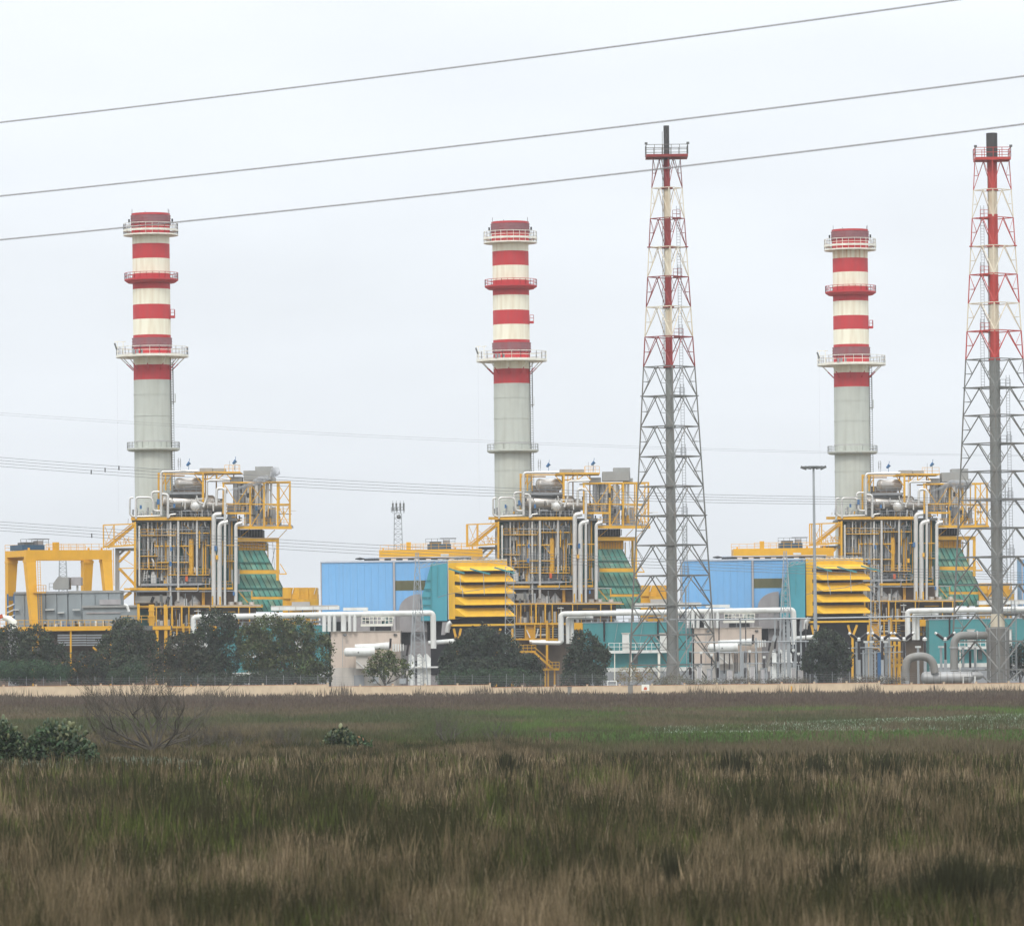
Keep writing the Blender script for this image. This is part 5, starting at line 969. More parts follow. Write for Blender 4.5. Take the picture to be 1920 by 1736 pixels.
# =================================================================== OVERHEAD WIRES
def wire(pix, Y0, Y1, r, label, group, sp=(), m='cable'):
    n = len(pix); pts = [P(x, y, Y0+(Y1-Y0)*(x+100)/2120) for x, y in pix]
    t = Thing('overhead_wire', label, 'wire', pts[0], group); t.b('conductor', m, MB().tube(pts, r, 6))
    for x in sp:
        xs = [p[0] for p in pix]; y = float(np.interp(x, xs, [p[1] for p in pix])); p = P(x, y, Y0+(Y1-Y0)*(x+100)/2120); t.b('spacer', 'black', MB().box(p-Vector((.09, .1, .65)), p+Vector((.09, .1, .1))))
def quad(p0, p1, p2):                                     # parabola through three pixels -> polyline
    xs = np.linspace(-900, 2820, 44); A = np.array([[p[0]**2, p[0], 1] for p in (p0, p1, p2)], float); c = np.linalg.solve(A, np.array([p[1] for p in (p0, p1, p2)], float))
    return [(float(x), float(c[0]*x*x+c[1]*x+c[2])) for x in xs]
GT = 'thick conductors overhead'
wire(quad((0, 230), (960, 113), (1795, 0)), 185, 150, .022, 'topmost of the three thick wires crossing the whole sky', GT); wire(quad((0, 368), (960, 262), (1920, 143)), 185, 150, .022, 'middle one of the three thick wires crossing the sky', GT); wire(quad((0, 450), (960, 349), (1920, 233)), 185, 150, .022, 'lowest of the three thick wires, passing before the left chimney top', GT)
BU = ('highest', 'second', 'third', 'lowest')
for k in range(4):
    wire(quad((0, 857.5+5.6*k), (640, 900.5+5.6*k), (1560, 931.5+4.6*k)), 935, 938, .036, BU[k]+' wire of the upper bundle passing before the left boiler', 'upper bundle of wires', (223-26*k,) if k < 3 else (), 'thin_cable')
    wire(quad((0, 978+5.6*k), (640, 1018+6*k), (1400, 1055+5.5*k)), 936, 939, .036, BU[k]+' wire of the lower bundle running to the pylon over the blue hall', 'lower bundle of wires', (172,) if k == 2 else (), 'thin_cable')
for k in range(2): wire(quad((0, 774+4*k), (640, 813+4*k), (1900, 853+2*k)), 990-60, 935, .014, ('upper', 'lower')[k]+' one of two hair thin wires crossing the chimneys', 'hair thin wires', (), 'thin_cable')
# =================================================================== PERIMETER WALL
def make_wall():
    Y = 930; th = Thing('perimeter_wall', 'long cream wall with piers, stepping down to the right before the plant', 'wall', (0, Y, -.7))
    steps = [(-900, 1275.5), (313, 1279), (617, 1283.2), (923, 1288.2), (1650, 1291.9), (2010, 1295)]
    def top(px):
        y = steps[0][1]
        for a_, b2 in steps:
            if px >= a_-5: y = b2
        return CZ+(HY-y)*Y/FPX
    pxs = [6+60.8*k for k in range(-12, 44)]
    for i, (x0, x1) in enumerate(zip(pxs, pxs[1:])):
        xa, xb = (x0-960)*Y/FPX, (x1-960)*Y/FPX; z = top((x0+x1)/2)
        # x on screen is measured along the horizon; the roll shifts it by under a pixel at wall height
        th.b('panel', 'wall_cream', MB().box((xa+.16, Y+.02*(i % 2), -1.6), (xb-.16, Y+.22, z))); th.b('coping', 'coping', MB().box((xa+.16, Y-.03, z), (xb-.16, Y+.25, z+.07)))
    for i, x0 in enumerate(pxs):
        xa = (x0-960)*Y/FPX; z = max(top(x0-20), top(x0+20))+.28
        p = th.b('pier', 'wall_cream', MB().box((xa-.157, Y-.07, -1.6), (xa+.157, Y+.29, z))); th.b('cap', 'coping' if i % 3 == 0 else 'wall_cream', MB().box((xa-.2, Y-.11, z), (xa+.2, Y+.33, z+.08)), parent=p)
    t = Thing('wire_fence', 'thin wire fence on slim posts standing just behind the cream wall', 'fence', (0, 933, 0))
    mb = MB()
    for k in range(104):
        x = -154+k*3.0; t.b('post', 'grey_steel', MB().bar((x, 933, -1), (x, 933, 3.9-.006*x), .06))
    for k in range(6): mb.bar((-154, 933, 2.0+.3*k+.92), (155, 933, 2.0+.3*k-.92), .02)
    t.b('strand', 'grey_steel', mb)
    def sgn(px, y0, y1, wd, m, nm, lab, cat):
        p, q = P(px, y0, 928.5), P(px, y1, 928.5); t = Thing(nm, lab, cat, (p.x, 928.5, float(gz(p.x, 928.5)))); t.b('shaft', m, MB().bar((p.x, 928.5, float(gz(p.x, 928.5))), p, wd)); return t, p
    for px, y0, wd, lab in ((1068, 1288, .7, 'dark squat post before the wall, right of the round tree'), (1182, 1285, .85, 'dark squat post before the wall, next to the white warning sign')):
        t, p = sgn(px, y0, 1303, wd, 'pipe_grey', 'marker_post', lab, 'post'); t.b('cap', 'dark_steel', MB().box(p-Vector((wd*.6, .4, 0)), p+Vector((wd*.6, .4, .12))))
    t, p = sgn(1484, 1287, 1303, .25, 'crane_yellow', 'marker_post', 'slim yellow post in front of the cream wall', 'post'); t.b('cap', 'yellow', MB().box(p-Vector((.17, .17, 0)), p+Vector((.17, .17, .1)))); 
    p, q = P(1203, 1283, 928.4), P(1217.5, 1294.5, 928.4); t = Thing('warning_sign', 'white square warning sign with red pictogram on the cream wall', 'sign', ((p.x+q.x)/2, 928.4, float(gz(p.x, 928)))); 
    t.b('plate', 'sign_white', MB().box((p.x, 928.4, q.z), (q.x, 928.45, p.z))); t.b('pole', 'grey_steel', MB().bar(((p.x+q.x)/2, 928.5, float(gz(p.x, 928))), ((p.x+q.x)/2, 928.5, p.z), .07))
    cx, czz = (p.x+q.x)/2, (p.z+q.z)/2
    t.b('pictogram', 'sign_red', MB().prism([(cx-.35, czz-.4), (cx+.3, czz-.4), (cx+.22, czz-.15), (cx+.3, czz+.05), (cx+.05, czz+.0), (cx, czz+.2), (cx-.2, czz+.05)], 928.37, 928.397))
    p, q = P(1139, 1277, 938), P(1156, 1288, 938); t = Thing('barrier', 'small white tubular barrier peeking over the cream wall', 'frame', ((p.x+q.x)/2, 938, 0)); t.b('hoop', 'white', MB().tube([(p.x, 938, 0), (p.x, 938, p.z), (q.x, 938, p.z), (q.x, 938, 0)], .1, 8, rad=.2)); t.b('bar', 'white', MB().bar((p.x, 938, p.z-.6), (q.x, 938, p.z-.6), .08))
make_wall()

# =================================================================== TREES AND SHRUBS
def np_mesh(name, V, F4, col, m, nper):
    me = bpy.data.meshes.new(name); nv = len(V); nf = len(F4)
    me.vertices.add(nv); me.vertices.foreach_set('co', np.asarray(V, np.float32).ravel())
    me.loops.add(nf*nper); me.loops.foreach_set('vertex_index', np.asarray(F4, np.int32).ravel())
    me.polygons.add(nf); me.polygons.foreach_set('loop_start', np.arange(0, nf*nper, nper, dtype=np.int32)); 
    me.update(calc_edges=True)
    ca = me.color_attributes.new('Col', 'FLOAT_COLOR', 'POINT'); c4 = np.ones((nv, 4), np.float32); c4[:, :3] = col; ca.data.foreach_set('color', c4.ravel())
    me.materials.append(M[m]); return me
def leaves(centres, n_per, spread, size, base, jit, rng, aspect=.55):
    jit = .48
    """centres (k,3) world; returns verts, quads, colours."""
    k = len(centres); n = k*n_per
    c = np.repeat(centres, n_per, 0)+rng.normal(0, spread, (n, 3))
    d = rng.normal(0, 1, (n, 3)); d /= np.linalg.norm(d, axis=1)[:, None]
    u = np.cross(d, rng.normal(0, 1, (n, 3))); u /= np.linalg.norm(u, axis=1)[:, None]; v = np.cross(d, u)
    s = size*rng.uniform(.6, 1.4, (n, 1)); u = u*s; v = v*s*aspect
    V = np.stack([c-u, c+v*.9, c+u, c-v*.9], 1).reshape(-1, 3); F = np.arange(4*n).reshape(-1, 4)
    clc = np.asarray(base)[None]*rng.uniform(1-jit, 1+jit, (k, 1))*(1+rng.normal(0, .10, (k, 3)))
    col = np.repeat(np.clip(clc, .004, 1), n_per*4, 0); return V, F, col
def tree(label, lobes, Y, col, group=None, name='tree', cat='tree', dens=1.0, leaf=.24, trunk=True, limb=True, gap=.38, zb=None):
    """lobes: (px, py, rx_px, ry_px) crown masses; each a rough ellipsoid of leaf clusters with gaps."""
    rng = np.random.default_rng(abs(hash(label)) % 9999 if False else sum(map(ord, label)))
    s = Y/FPX; cx = float(np.mean([l[0] for l in lobes])); g0 = P(cx, 1290, Y); g0.z = zb if zb is not None else 0
    th = Thing(name, label, cat, g0, group); V, F, Cc, nv = [], [], [], 0
    for li, (px, py, rx, ry) in enumerate(lobes):
        c = P(px, py, Y); yo = rng.uniform(-.3, .3)*rx*s; rx_, ry_ = rx*s, ry*s
        area = 4*math.pi*((rx_*ry_+rx_*rx_*.8)/2); k = max(8, int(area*2.6*dens))
        d = rng.normal(0, 1, (k, 3)); d /= np.linalg.norm(d, axis=1)[:, None]
        lump = noise2(d[:, 0]*2.2+li*7, d[:, 2]*2.2+d[:, 1]*1.7+li*3, li)
        keep = lump > gap; d = d[keep]; lump = lump[keep]; k = len(d)
        r = (.62+.5*lump)*rng.uniform(.72, 1.03, k); ctr = np.stack([c.x+d[:, 0]*r*rx_, Y+yo+d[:, 1]*r*rx_*.8, c.z+d[:, 2]*r*ry_], 1)
        ctr = ctr[ctr[:, 2] > g0.z+.15]
        if not len(ctr): continue
        v, f, q = leaves(ctr, 9, .22+.02*rx_, leaf, col, .34, rng); V.append(v); F.append(f+nv); Cc.append(q); nv += len(v)
    me = np_mesh('crown', np.concatenate(V)-np.array(g0), np.concatenate(F), np.concatenate(Cc), 'leaf', 4)
    o = bpy.data.objects.new('crown', me); C.objects.link(o); o.parent = th.root
    if trunk:
        top = P(*lobes[0][:2], Y); mb = MB(); b0 = Vector((g0.x, Y, g0.z)); mid = b0.lerp(top, .45)+Vector((rng.uniform(-.3, .3), 0, 0)); mb.tube([b0, mid, top], [.26, .19, .07], 7)
        th.b('trunk', 'bark', mb)
        if limb:
            for l in lobes[1:]:
                t_ = P(l[0], l[1], Y); m0 = b0.lerp(mid, rng.uniform(.4, 1)); th.b('limb', 'bark', MB().tube([m0, m0.lerp(t_, .5)+Vector((0, 0, -.3)), t_], [.13, .09, .04], 6))
    return th
GD, GO, GL = (.050, .062, .038), (.072, .087, .036), (.088, .106, .040)
DK_ = (.040, .051, .033)
TG = 'trees along the perimeter wall'
tree('broad dark tree at the far left edge behind the vent stack', [(20, 1215, 45, 45), (70, 1212, 42, 42), (100, 1240, 32, 38), (45, 1255, 50, 30)], 946, GD, TG)
tree('dark domed tree in front of the equipment deck', [(240, 1200, 44, 46), (205, 1225, 30, 42), (275, 1225, 28, 45), (240, 1250, 55, 34)], 948, GD, TG)
tree('ragged dark tree below the yellow deck, between two domed trees', [(165, 1248, 26, 30), (140, 1262, 30, 22), (190, 1265, 30, 22)], 950, DK_, TG)
tree('dull brownish green tree left of the tallest left tree', [(335, 1225, 34, 42), (315, 1250, 30, 34), (355, 1250, 36, 34), (345, 1205, 22, 22)], 947, (.052, .055, .034), TG)
tree('tall dark tree standing under the left end of the white pipe', [(405, 1178, 40, 38), (385, 1210, 40, 40), (425, 1225, 38, 40), (400, 1250, 50, 34), (430, 1168, 20, 20)], 950, GD, TG)
tree('largest green spreading tree with gaps, left of the beige building', [(510, 1190, 50, 38), (560, 1195, 46, 42), (595, 1225, 32, 38), (485, 1225, 45, 42), (540, 1250, 70, 32), (608, 1200, 14, 12), (600, 1262, 26, 20), (465, 1195, 24, 28), (612, 1272, 12, 10)], 947, GO, TG, gap=.38)
tree('small open olive green tree before the beige building', [(720, 1232, 24, 15), (705, 1245, 20, 16), (745, 1246, 22, 16), (728, 1258, 30, 14), (762, 1258, 12, 16), (693, 1262, 12, 18)], 946, GL, TG, gap=.42, dens=.75)
tree('wide very dark tree below the yellow louvred intake', [(905, 1205, 46, 34), (870, 1230, 42, 40), (935, 1228, 44, 44), (905, 1255, 76, 30), (975, 1250, 36, 28), (845, 1250, 24, 30)], 946, DK_, TG, gap=.28, dens=1.1)
tree('dark bushy tree touching the yellow stair foot', [(995, 1250, 22, 24), (1008, 1265, 14, 16)], 944, DK_, TG, gap=.22)
tree('round dark tree left of the teal building', [(1098, 1215, 36, 32), (1080, 1245, 30, 28), (1118, 1242, 28, 32), (1098, 1262, 42, 20), (1128, 1225, 16, 20)], 946, DK_, TG, gap=.28, dens=1.05)
tree('round dark tree standing at the foot of the lamp mast', [(1550, 1210, 38, 32), (1528, 1235, 26, 30), (1575, 1238, 26, 34), (1552, 1258, 30, 24), (1510, 1248, 10, 10)], 944, DK_, TG, gap=.30, dens=1.05)
tree('dark tree at the right edge beyond the thick flare base', [(1905, 1240, 22, 34), (1925, 1235, 26, 36)], 956, DK_, TG)
tree('tree beyond the left picture edge, mostly out of view', [(-60, 1210, 45, 48), (-95, 1240, 40, 40), (-35, 1250, 34, 34)], 947, GD, TG); tree('tree farthest beyond the left picture edge', [(-150, 1215, 40, 45), (-175, 1245, 36, 36)], 948, GD, TG)
SG = 'low shrubs behind the wall'
tree('low bright green hedge along the wall at far left', [(20, 1258, 40, 18), (65, 1255, 44, 17), (105, 1262, 34, 15)], 940, (.040, .075, .038), SG, 'hedge', 'hedge', 1.3, .18, False)
tree('low green shrub under the domed tree by the deck', [(250, 1262, 36, 18), (220, 1268, 24, 14)], 940, (.042, .066, .036), SG, 'shrub', 'shrub', 1.3, .18, False)
tree('low dark undergrowth beneath the largest spreading tree', [(330, 1272, 50, 13), (420, 1274, 60, 12), (510, 1272, 60, 13), (575, 1276, 34, 10)], 940, DK_, SG, 'shrub', 'shrub', 1.0, .18, False, gap=.35)
tree('low green hedge under the very dark wide tree', [(850, 1272, 36, 14), (905, 1270, 40, 16), (955, 1270, 44, 15), (1000, 1276, 22, 10)], 940, (.040, .066, .034), SG, 'hedge', 'hedge', 1.3, .18, False)
tree('low dark shrub around the foot of the round tree by the teal building', [(1070, 1272, 26, 13), (1110, 1274, 34, 12)], 940, DK_, SG, 'shrub', 'shrub', 1.2, .18, False)
tree('yellowish thin shrub before the teal building', [(1180, 1262, 24, 18), (1210, 1266, 22, 15), (1165, 1272, 12, 10)], 940, (.20, .15, .055), SG, 'shrub', 'shrub', .7, .13, False, gap=.42)
tree('greyish dry brush at the slimmer flare foot', [(1265, 1276, 34, 10), (1320, 1280, 40, 7), (1235, 1278, 16, 10)], 940, (.13, .12, .08), SG, 'shrub', 'shrub', .9, .12, False, gap=.38)
tree('dry brown brush along the wall below the switchyard', [(1390, 1280, 50, 7), (1480, 1279, 55, 7), (1630, 1278, 60, 8), (1685, 1278, 20, 9)], 940, (.10, .085, .06), SG, 'shrub', 'shrub', .9, .12, False, gap=.35)
# =================================================================== FIELD
def bare_tree(label, px, py, hpx, wpx, seed, n0=7, r0=.16, name='bare_tree'):
    rnd = random.Random(seed); b = ground_at(px, py); s = b.y/FPX; H, Wd = hpx*s, wpx*s
    th = Thing(name, label, 'tree', b)
    tr = MB(); twigs = MB()
    def grow(p, d, L, r, lvl, mb):
        pts = [p]; 
        for k in range(4):
            d = (d+Vector((rnd.uniform(-.45, .45), rnd.uniform(-.35, .35), rnd.uniform(-.12, .30)))).normalized(); pts.append(pts[-1]+d*L/4)
        mb.tube(pts, [r*(1-.13*k) for k in range(5)], 5 if lvl < 2 else 3)
        if lvl >= 4: return
        for _ in range(rnd.choice([2, 3, 3]) if lvl < 3 else 3):
            q = pts[rnd.choice([2, 3, 4])]; e = (d+Vector((rnd.uniform(-.9, .9), rnd.uniform(-.7, .7), rnd.uniform(-.1, .6)))).normalized(); grow(q, e, L*rnd.uniform(.5, .8), r*.55, lvl+1, twigs)
    th.b('trunk', 'dead_wood', MB().tube([b, b+Vector((0, 0, H*.12))], [r0*1.4, r0], 7))
    for k in range(n0):
        f = (k+.5)/n0*2-1+rnd.uniform(-.1, .1); m_ = MB()
        d = Vector((f*Wd/H*.8, rnd.uniform(-.6, .6), .75-.45*abs(f)+rnd.uniform(-.15, .2))).normalized(); grow(b+Vector((f*.25, 0, H*rnd.uniform(.03, .12))), d, H*rnd.uniform(.36, .5)*(1+.3*abs(f)), r0*rnd.uniform(.45, .8), 0, m_); th.b('bough', 'dead_wood', m_)
    th.b('twigs', 'dead_wood', twigs); return th
bare_tree('spreading leafless grey tree in the field before the left wall', 285, 1418, 165, 320, 5, 20, .13)
bare_tree('faint leafless thicket in mid field before the middle trees', 840, 1398, 62, 50, 9, 7, .08)
bare_tree('small leafless thicket with pale stems right of the faint thicket', 930, 1396, 52, 50, 12, 6, .06)
bare_tree('thin leafless sapling among the prickly pears at left', 74, 1432, 66, 34, 3, 4, .06)
bare_tree('low dark leafless bush between the leafless tree and the prickly pears', 420, 1410, 52, 70, 21, 10, .07)
bare_tree('low dark scrub right of the leafless tree, by the red soil', 460, 1408, 40, 40, 22, 7, .06)
bare_tree('low tangled scrub at the left foot of the leafless tree', 205, 1410, 62, 110, 31, 15, .07)
bare_tree('low tangled scrub just right of the leafless tree trunk', 360, 1410, 66, 120, 32, 16, .07)
bare_tree('low dark scrub left of the mid field prickly pear', 540, 1410, 50, 90, 33, 12, .06)
def pad_mesh():
    mb = MB(); n = 12; ring0 = [(math.cos(2*math.pi*k/n)*.5, 0, .5+math.sin(2*math.pi*k/n)*.5) for k in range(n)]
    for y, sc_ in ((-.07, .72), (0, 1), (.07, .72)):
        for x, _, z in ring0: mb.v.append(Vector((x*sc_*.78*(.8+.25*z), y, .5+(z-.5)*sc_)))
    for r in (0, 1):
        for k in range(n): mb.f.append([r*n+k, r*n+(k+1) % n, (r+1)*n+(k+1) % n, (r+1)*n+k])
    mb.f.append(list(range(n))[::-1]); mb.f.append([2*n+k for k in range(n)]); return mb
mat('pad_green', (.085, .105, .042), .55, amt=.5, scale=(1, 1, 1)); mat('pad_dark', (.036, .062, .026), .55, amt=.5, scale=(1, 1, 1)); mat('pad_pale', (.17, .18, .085), .55, amt=.5, scale=(1, 1, 1)); mat('pad_ochre', (.28, .14, .06), .6, amt=.5, scale=(1, 1, 1))
PADS = []
for m_ in ('pad_green', 'pad_dark', 'pad_pale', 'pad_ochre'):
    me = bpy.data.meshes.new('pad'); q = pad_mesh(); me.from_pydata([tuple(v) for v in q.v], [], q.f); me.materials.append(M[m_]); me.polygons.foreach_set('use_smooth', [True]*len(me.polygons)); PADS.append(me)
def cactus(label, px, py, hpx, wpx, n, seed, mix=(0, 1, 1, 0, 1, 2)):
    rnd = random.Random(seed); b = ground_at(px, py); s = b.y/FPX; H, Wd = hpx*s, wpx*s
    th = Thing('prickly_pear', label, 'cactus', b, 'prickly pear clumps')
    th.b('stem', 'bark', MB().tube([b, b+Vector((.1, 0, H*.35))], [.14, .09], 6))
    rg = np.random.default_rng(seed); k_ = n; cc = np.stack([rg.uniform(-1, 1, k_)*Wd*.48, rg.uniform(-.25, .25, k_)*Wd, rg.random(k_)], 1); cc[:, 2] *= H*.8*(1-np.abs(cc[:, 0]/(Wd*.5))**2.2*.75)
    lv, lf, lc = leaves(cc, 9, .16, .13, (.045, .070, .034), .4, rg, .7); me = np_mesh('inner_growth', lv, lf, lc, 'leaf', 4); o = bpy.data.objects.new('inner_growth', me); C.objects.link(o); o.parent = th.root; o['kind'] = 'stuff'
    for k in range(n):
        f = rnd.random(); x = rnd.uniform(-1, 1); z = rnd.random()**.8*(1-abs(x)**2.2*.75)
        o = bpy.data.objects.new('pad', PADS[rnd.choice(mix)]); C.objects.link(o); o.parent = th.root
        o.location = (x*Wd/2, rnd.uniform(-.5, .5)*Wd*.5, max(0, z*H-.3)); o.rotation_euler = (rnd.uniform(-.5, .5), rnd.uniform(-.9, .9), rnd.uniform(0, 6.28)); q = rnd.uniform(.22, .42); o.scale = (q, q, q*rnd.uniform(1, 1.25))
cactus('large prickly pear clump cut by the left edge of the picture', 2, 1434, 92, 96, 299, 1); cactus('wide prickly pear clump around the thin sapling', 108, 1434, 90, 150, 299, 2); cactus('prickly pear clump in mid field with pale pads', 638, 1410, 52, 66, 150, 3, (0, 2, 2, 1)); cactus('small prickly pear with ochre pads at the right end of the mid field clump', 675, 1412, 34, 40, 60, 4, (0, 2, 1, 3))
# stones and bare soil
def stone(px, py, r, label):
    b = ground_at(px, py); q = r*b.y/FPX; rnd = random.Random(px)
    t = MB(); t.lathe(b, [(q*.9, 0), (q*1.1, q*.4), (q*.8, q*.9), (.02, q*1.1)], 8); t.v = [v+Vector((rnd.uniform(-.1, .1)*q,)*3) for v in t.v]
    o = t.build('field_stone', 'stone', base=b); tag(o, label, 'stone', 'pale stones in the field')
for px, py, r, lb in ((374, 1378, 3.5, 'pale stone standing on the red soil at left'), (338, 1386, 3, 'narrow pale stone below the leafless tree'), (460, 1400, 5, 'yellowish stone by the dark scrub'), (433, 1337, 3, 'left one of two white stones in the far field'), (462, 1337, 3, 'right one of two white stones in the far field'), (770, 1333, 2.5, 'lone white stone in the far field near the middle')): stone(px, py+3, r, lb)
def soil(px, py, wpx, dpx):
    pts = []; rnd = random.Random(px)
    for k in range(20):
        t = 2*math.pi*k/20; q = rnd.uniform(.8, 1.15); p = ground_at(px+wpx*q*math.cos(t), py+dpx*q*math.sin(t)); p.z += .05; pts.append(p)
    o = MB().poly(pts).build('red_soil', 'red_soil', base=pts[0]); o['kind'] = 'structure'
soil(385, 1402, 28, 7); soil(500, 1408, 16, 5); soil(250, 1406, 30, 5)
# ---- grasses: one object per kind of growth
def blades(name, label, n, yr, colf, hf, wpx, seed, xr=(-400, 2320), lean=.18, keep=None, cat_stuff=True, jit=.22):
    rng = np.random.default_rng(seed)
    y = rng.uniform(yr[0], yr[1], n); dist = 65000/(y-HY)               # even density as seen from the road: spaced by 1/distance
    X = (rng.uniform(xr[0], xr[1], n)-960)*dist/FPX; Y = dist
    if keep is not None: k = keep(X, Y, rng); X, Y, y = X[k], Y[k], y[k]; n = len(X)
    z = gz(X, Y); h = hf(X, Y, rng)
    w_ = np.maximum(.010, wpx*Y/FPX)*rng.uniform(.6, 1.4, n); th = rng.uniform(-.9, .9, n); cx, sy = np.cos(th), np.sin(th)
    lx = rng.normal(0, lean, n)*h; ly = rng.normal(0, lean, n)*h
    V = np.empty((n, 5, 3), np.float32); wx, wy = cx*w_/2, sy*w_/2
    V[:, 0] = np.stack([X-wx, Y-wy, z-.05], 1); V[:, 1] = np.stack([X+wx, Y+wy, z-.05], 1)
    V[:, 2] = np.stack([X+wx*.8+lx*.35, Y+wy*.8+ly*.35, z+h*.55], 1); V[:, 3] = np.stack([X-wx*.8+lx*.35, Y-wy*.8+ly*.35, z+h*.55], 1); V[:, 4] = np.stack([X+lx, Y+ly, z+h], 1)
    b = np.arange(n)[:, None]*5; F = np.concatenate([b+np.array([[0, 1, 2]]), b+np.array([[0, 2, 3]]), b+np.array([[3, 2, 4]])], 0)
    c = colf(X, Y, rng)*rng.uniform(1-jit, 1+jit, (n, 1)); col = np.repeat(np.clip(c, .003, 1), 5, 0)
    me = np_mesh(name, V.reshape(-1, 3), F, col, 'grass', 3); o = bpy.data.objects.new(name, me); C.objects.link(o); o['kind'] = 'stuff'; o['label'] = label; return o
def lerp3(a_, b_2, t): return np.asarray(a_)[None]*(1-t[:, None])+np.asarray(b_2)[None]*t[:, None]
def ss(x, a_, b_2): t = np.clip((x-a_)/(b_2-a_), 0, 1); return t*t*(3-2*t)
DRY, DRYP, OLV, GRN, MAU = (.118, .090, .051), (.260, .196, .122), (.034, .034, .014), (.072, .092, .020), (.092, .064, .050)
def patch(X, Y, seed, sx=1/9., sy=1/30.): return noise2(X*sx+50, Y*sy+50, seed, 4)
def near_col(X, Y, rng):
    n1 = patch(X, Y, 1, 1/3.2, 1/15.); n2 = patch(X, Y, 21, 1/.45, 1/2.5); n3 = patch(X, Y, 33, 1/4., 1/9.); n4 = patch(X, Y, 51, 1/.25, 1/1.2)
    c = lerp3(DRY, DRYP, ss(n2*.5+n4*.5, .40, .62)); o = ss(n1*.38+n2*.34+n4*.28, .42, .54); c = c*(1-o[:, None])+np.asarray(OLV)[None]*o[:, None]
    g = ss(n3*.7+n2*.3, .585, .66)*.7; return c*(1-g[:, None])+np.asarray(GRN)[None]*g[:, None]
def near_h(X, Y, rng):
    n1 = patch(X, Y, 1, 1/3.2, 1/15.); return (.25+.55*n1+.5*ss(patch(X, Y, 83, 1/1.5, 1/8.), .6, .75)+.75*patch(X, Y, 5, 1/.6, 1/3.))*rng.uniform(.4, 1.3, len(X))*1.2*(1-.62*ss(Y, 230, 370))
blades('dry_grass', 'dry brownish grass and heather stems covering the foreground field', 210000, (1384, 1830), near_col, near_h, 2.4, 1, lean=.13, jit=.42, keep=lambda X, Y, r: r.random(len(X))+.9*(patch(X, Y, 81, 1/5., 1/30.)-.5) > ss(Y, 290, 430)+.25*ss(X/Y, -.02, .03)*ss(Y, 330, 390))
def far_col(X, Y, rng):
    n1 = patch(X, Y, 7, 1/14., 1/70.); n2 = patch(X, Y, 8, 1/4., 1/20.); h = ss(Y+60*(n2-.5)*2, 590, 800)
    c = lerp3((.115, .094, .058), (.064, .074, .034), ss(n1, .38, .62)); g = ss(n1*.5+patch(X, Y, 9, 1/40., 1/60.)*.5, .47, .56)*ss(X/Y, -.02, .015)*ss(Y, 420, 470)*(1-ss(Y, 640, 720)); c = c*(1-g[:, None])+np.asarray((.085, .135, .034))[None]*g[:, None]
    c = c*(1-h[:, None])+lerp3(MAU, (.080, .060, .046), n2)*h[:, None]; q = (1-ss(Y+80*(n1-.5), 385, 480))*.85*(1-.7*ss(X/Y, .0, .02)); return c*(1-q[:, None])+near_col(X, Y, rng)*.85*q[:, None]
def far_h(X, Y, rng): return (.22+.42*patch(X, Y, 14, 1/5., 1/25.)+.45*ss(Y, 640, 820)*patch(X, Y, 15, 1/7., 1/40.))*rng.uniform(.5, 1.3, len(X))*(1+.5*(1-ss(Y, 390, 560)))
def far_keep(X, Y, rng):
    px = X/Y*FPX; yy = 65000/Y+HY; strip = (px > 60-rng.uniform(0, 160, len(X))) & (yy > 1379-px*.004) & (yy < 1402)
    return (Y < 925) & (~strip | (rng.random(len(X)) < .12))
blades('heath', 'brownish heath and short grass running back to the cream wall', 220000, (1303, 1424), far_col, far_h, 1.5, 2, keep=far_keep)
def tall_keep(X, Y, rng): return (patch(X, Y, 44, 1/1.6, 1/9.)+rng.uniform(-.12, .12, len(X)) > .575)
blades('tall_heath', 'tufts of brown reeds overlapping the foot of the cream wall', 29000, (1304.5, 1316), lambda X, Y, r: lerp3((.075, .057, .045), (.12, .095, .07), r.random(len(X))), lambda X, Y, r: r.uniform(.5, 1.0, len(X))+1.9*ss(patch(X, Y, 61, 1/6., 1/40.), .52, .75)*r.uniform(.2, 1, len(X)), 1.2, 8, lean=.12, keep=lambda X, Y, r: (Y < 928) & (patch(X, Y, 62, 1/5., 1/40.)+r.uniform(-.1, .1, len(X)) > .45))
blades('straw_stalks', 'pale straw stalks standing singly above the foreground grass', 12000, (1440, 1860), lambda X, Y, r: lerp3((.20, .155, .10), (.30, .24, .16), r.random(len(X))), lambda X, Y, r: r.uniform(.8, 1.45, len(X)), 1.5, 13, lean=.16, keep=lambda X, Y, r: patch(X, Y, 71, 1/1.2, 1/6.)+r.uniform(-.2, .2, len(X)) > .55)
blades('tall_stems', 'taller dark stalks standing out of the foreground grass', 82000, (1412, 1840), lambda X, Y, r: lerp3((.030, .028, .014), (.055, .044, .026), r.random(len(X))), lambda X, Y, r: r.uniform(.6, 1.5, len(X))*(1-.55*ss(Y, 230, 370)), 2.0, 3, lean=.12, keep=tall_keep)
def crop_keep(X, Y, rng): px = X/Y*FPX; return (px > -320-rng.uniform(0, 120, len(X))) & (rng.random(len(X)) < ss(px, -420, 300))
blades('green_crop', 'strip of low fresh green plants across the field at right', 80000, (1377, 1408), lambda X, Y, r: lerp3((.050, .092, .022), (.084, .135, .040), r.random(len(X))), lambda X, Y, r: r.uniform(.12, .38, len(X)), 2.2, 4, xr=(560, 2320), lean=.5, keep=crop_keep)
def flow_keep(X, Y, rng):
    px = X/Y*FPX; yy = 65000/Y+HY; c0 = 1382-(px+100)*.022; return (px > 250) & (np.abs(yy-c0) < 4+px*.010)
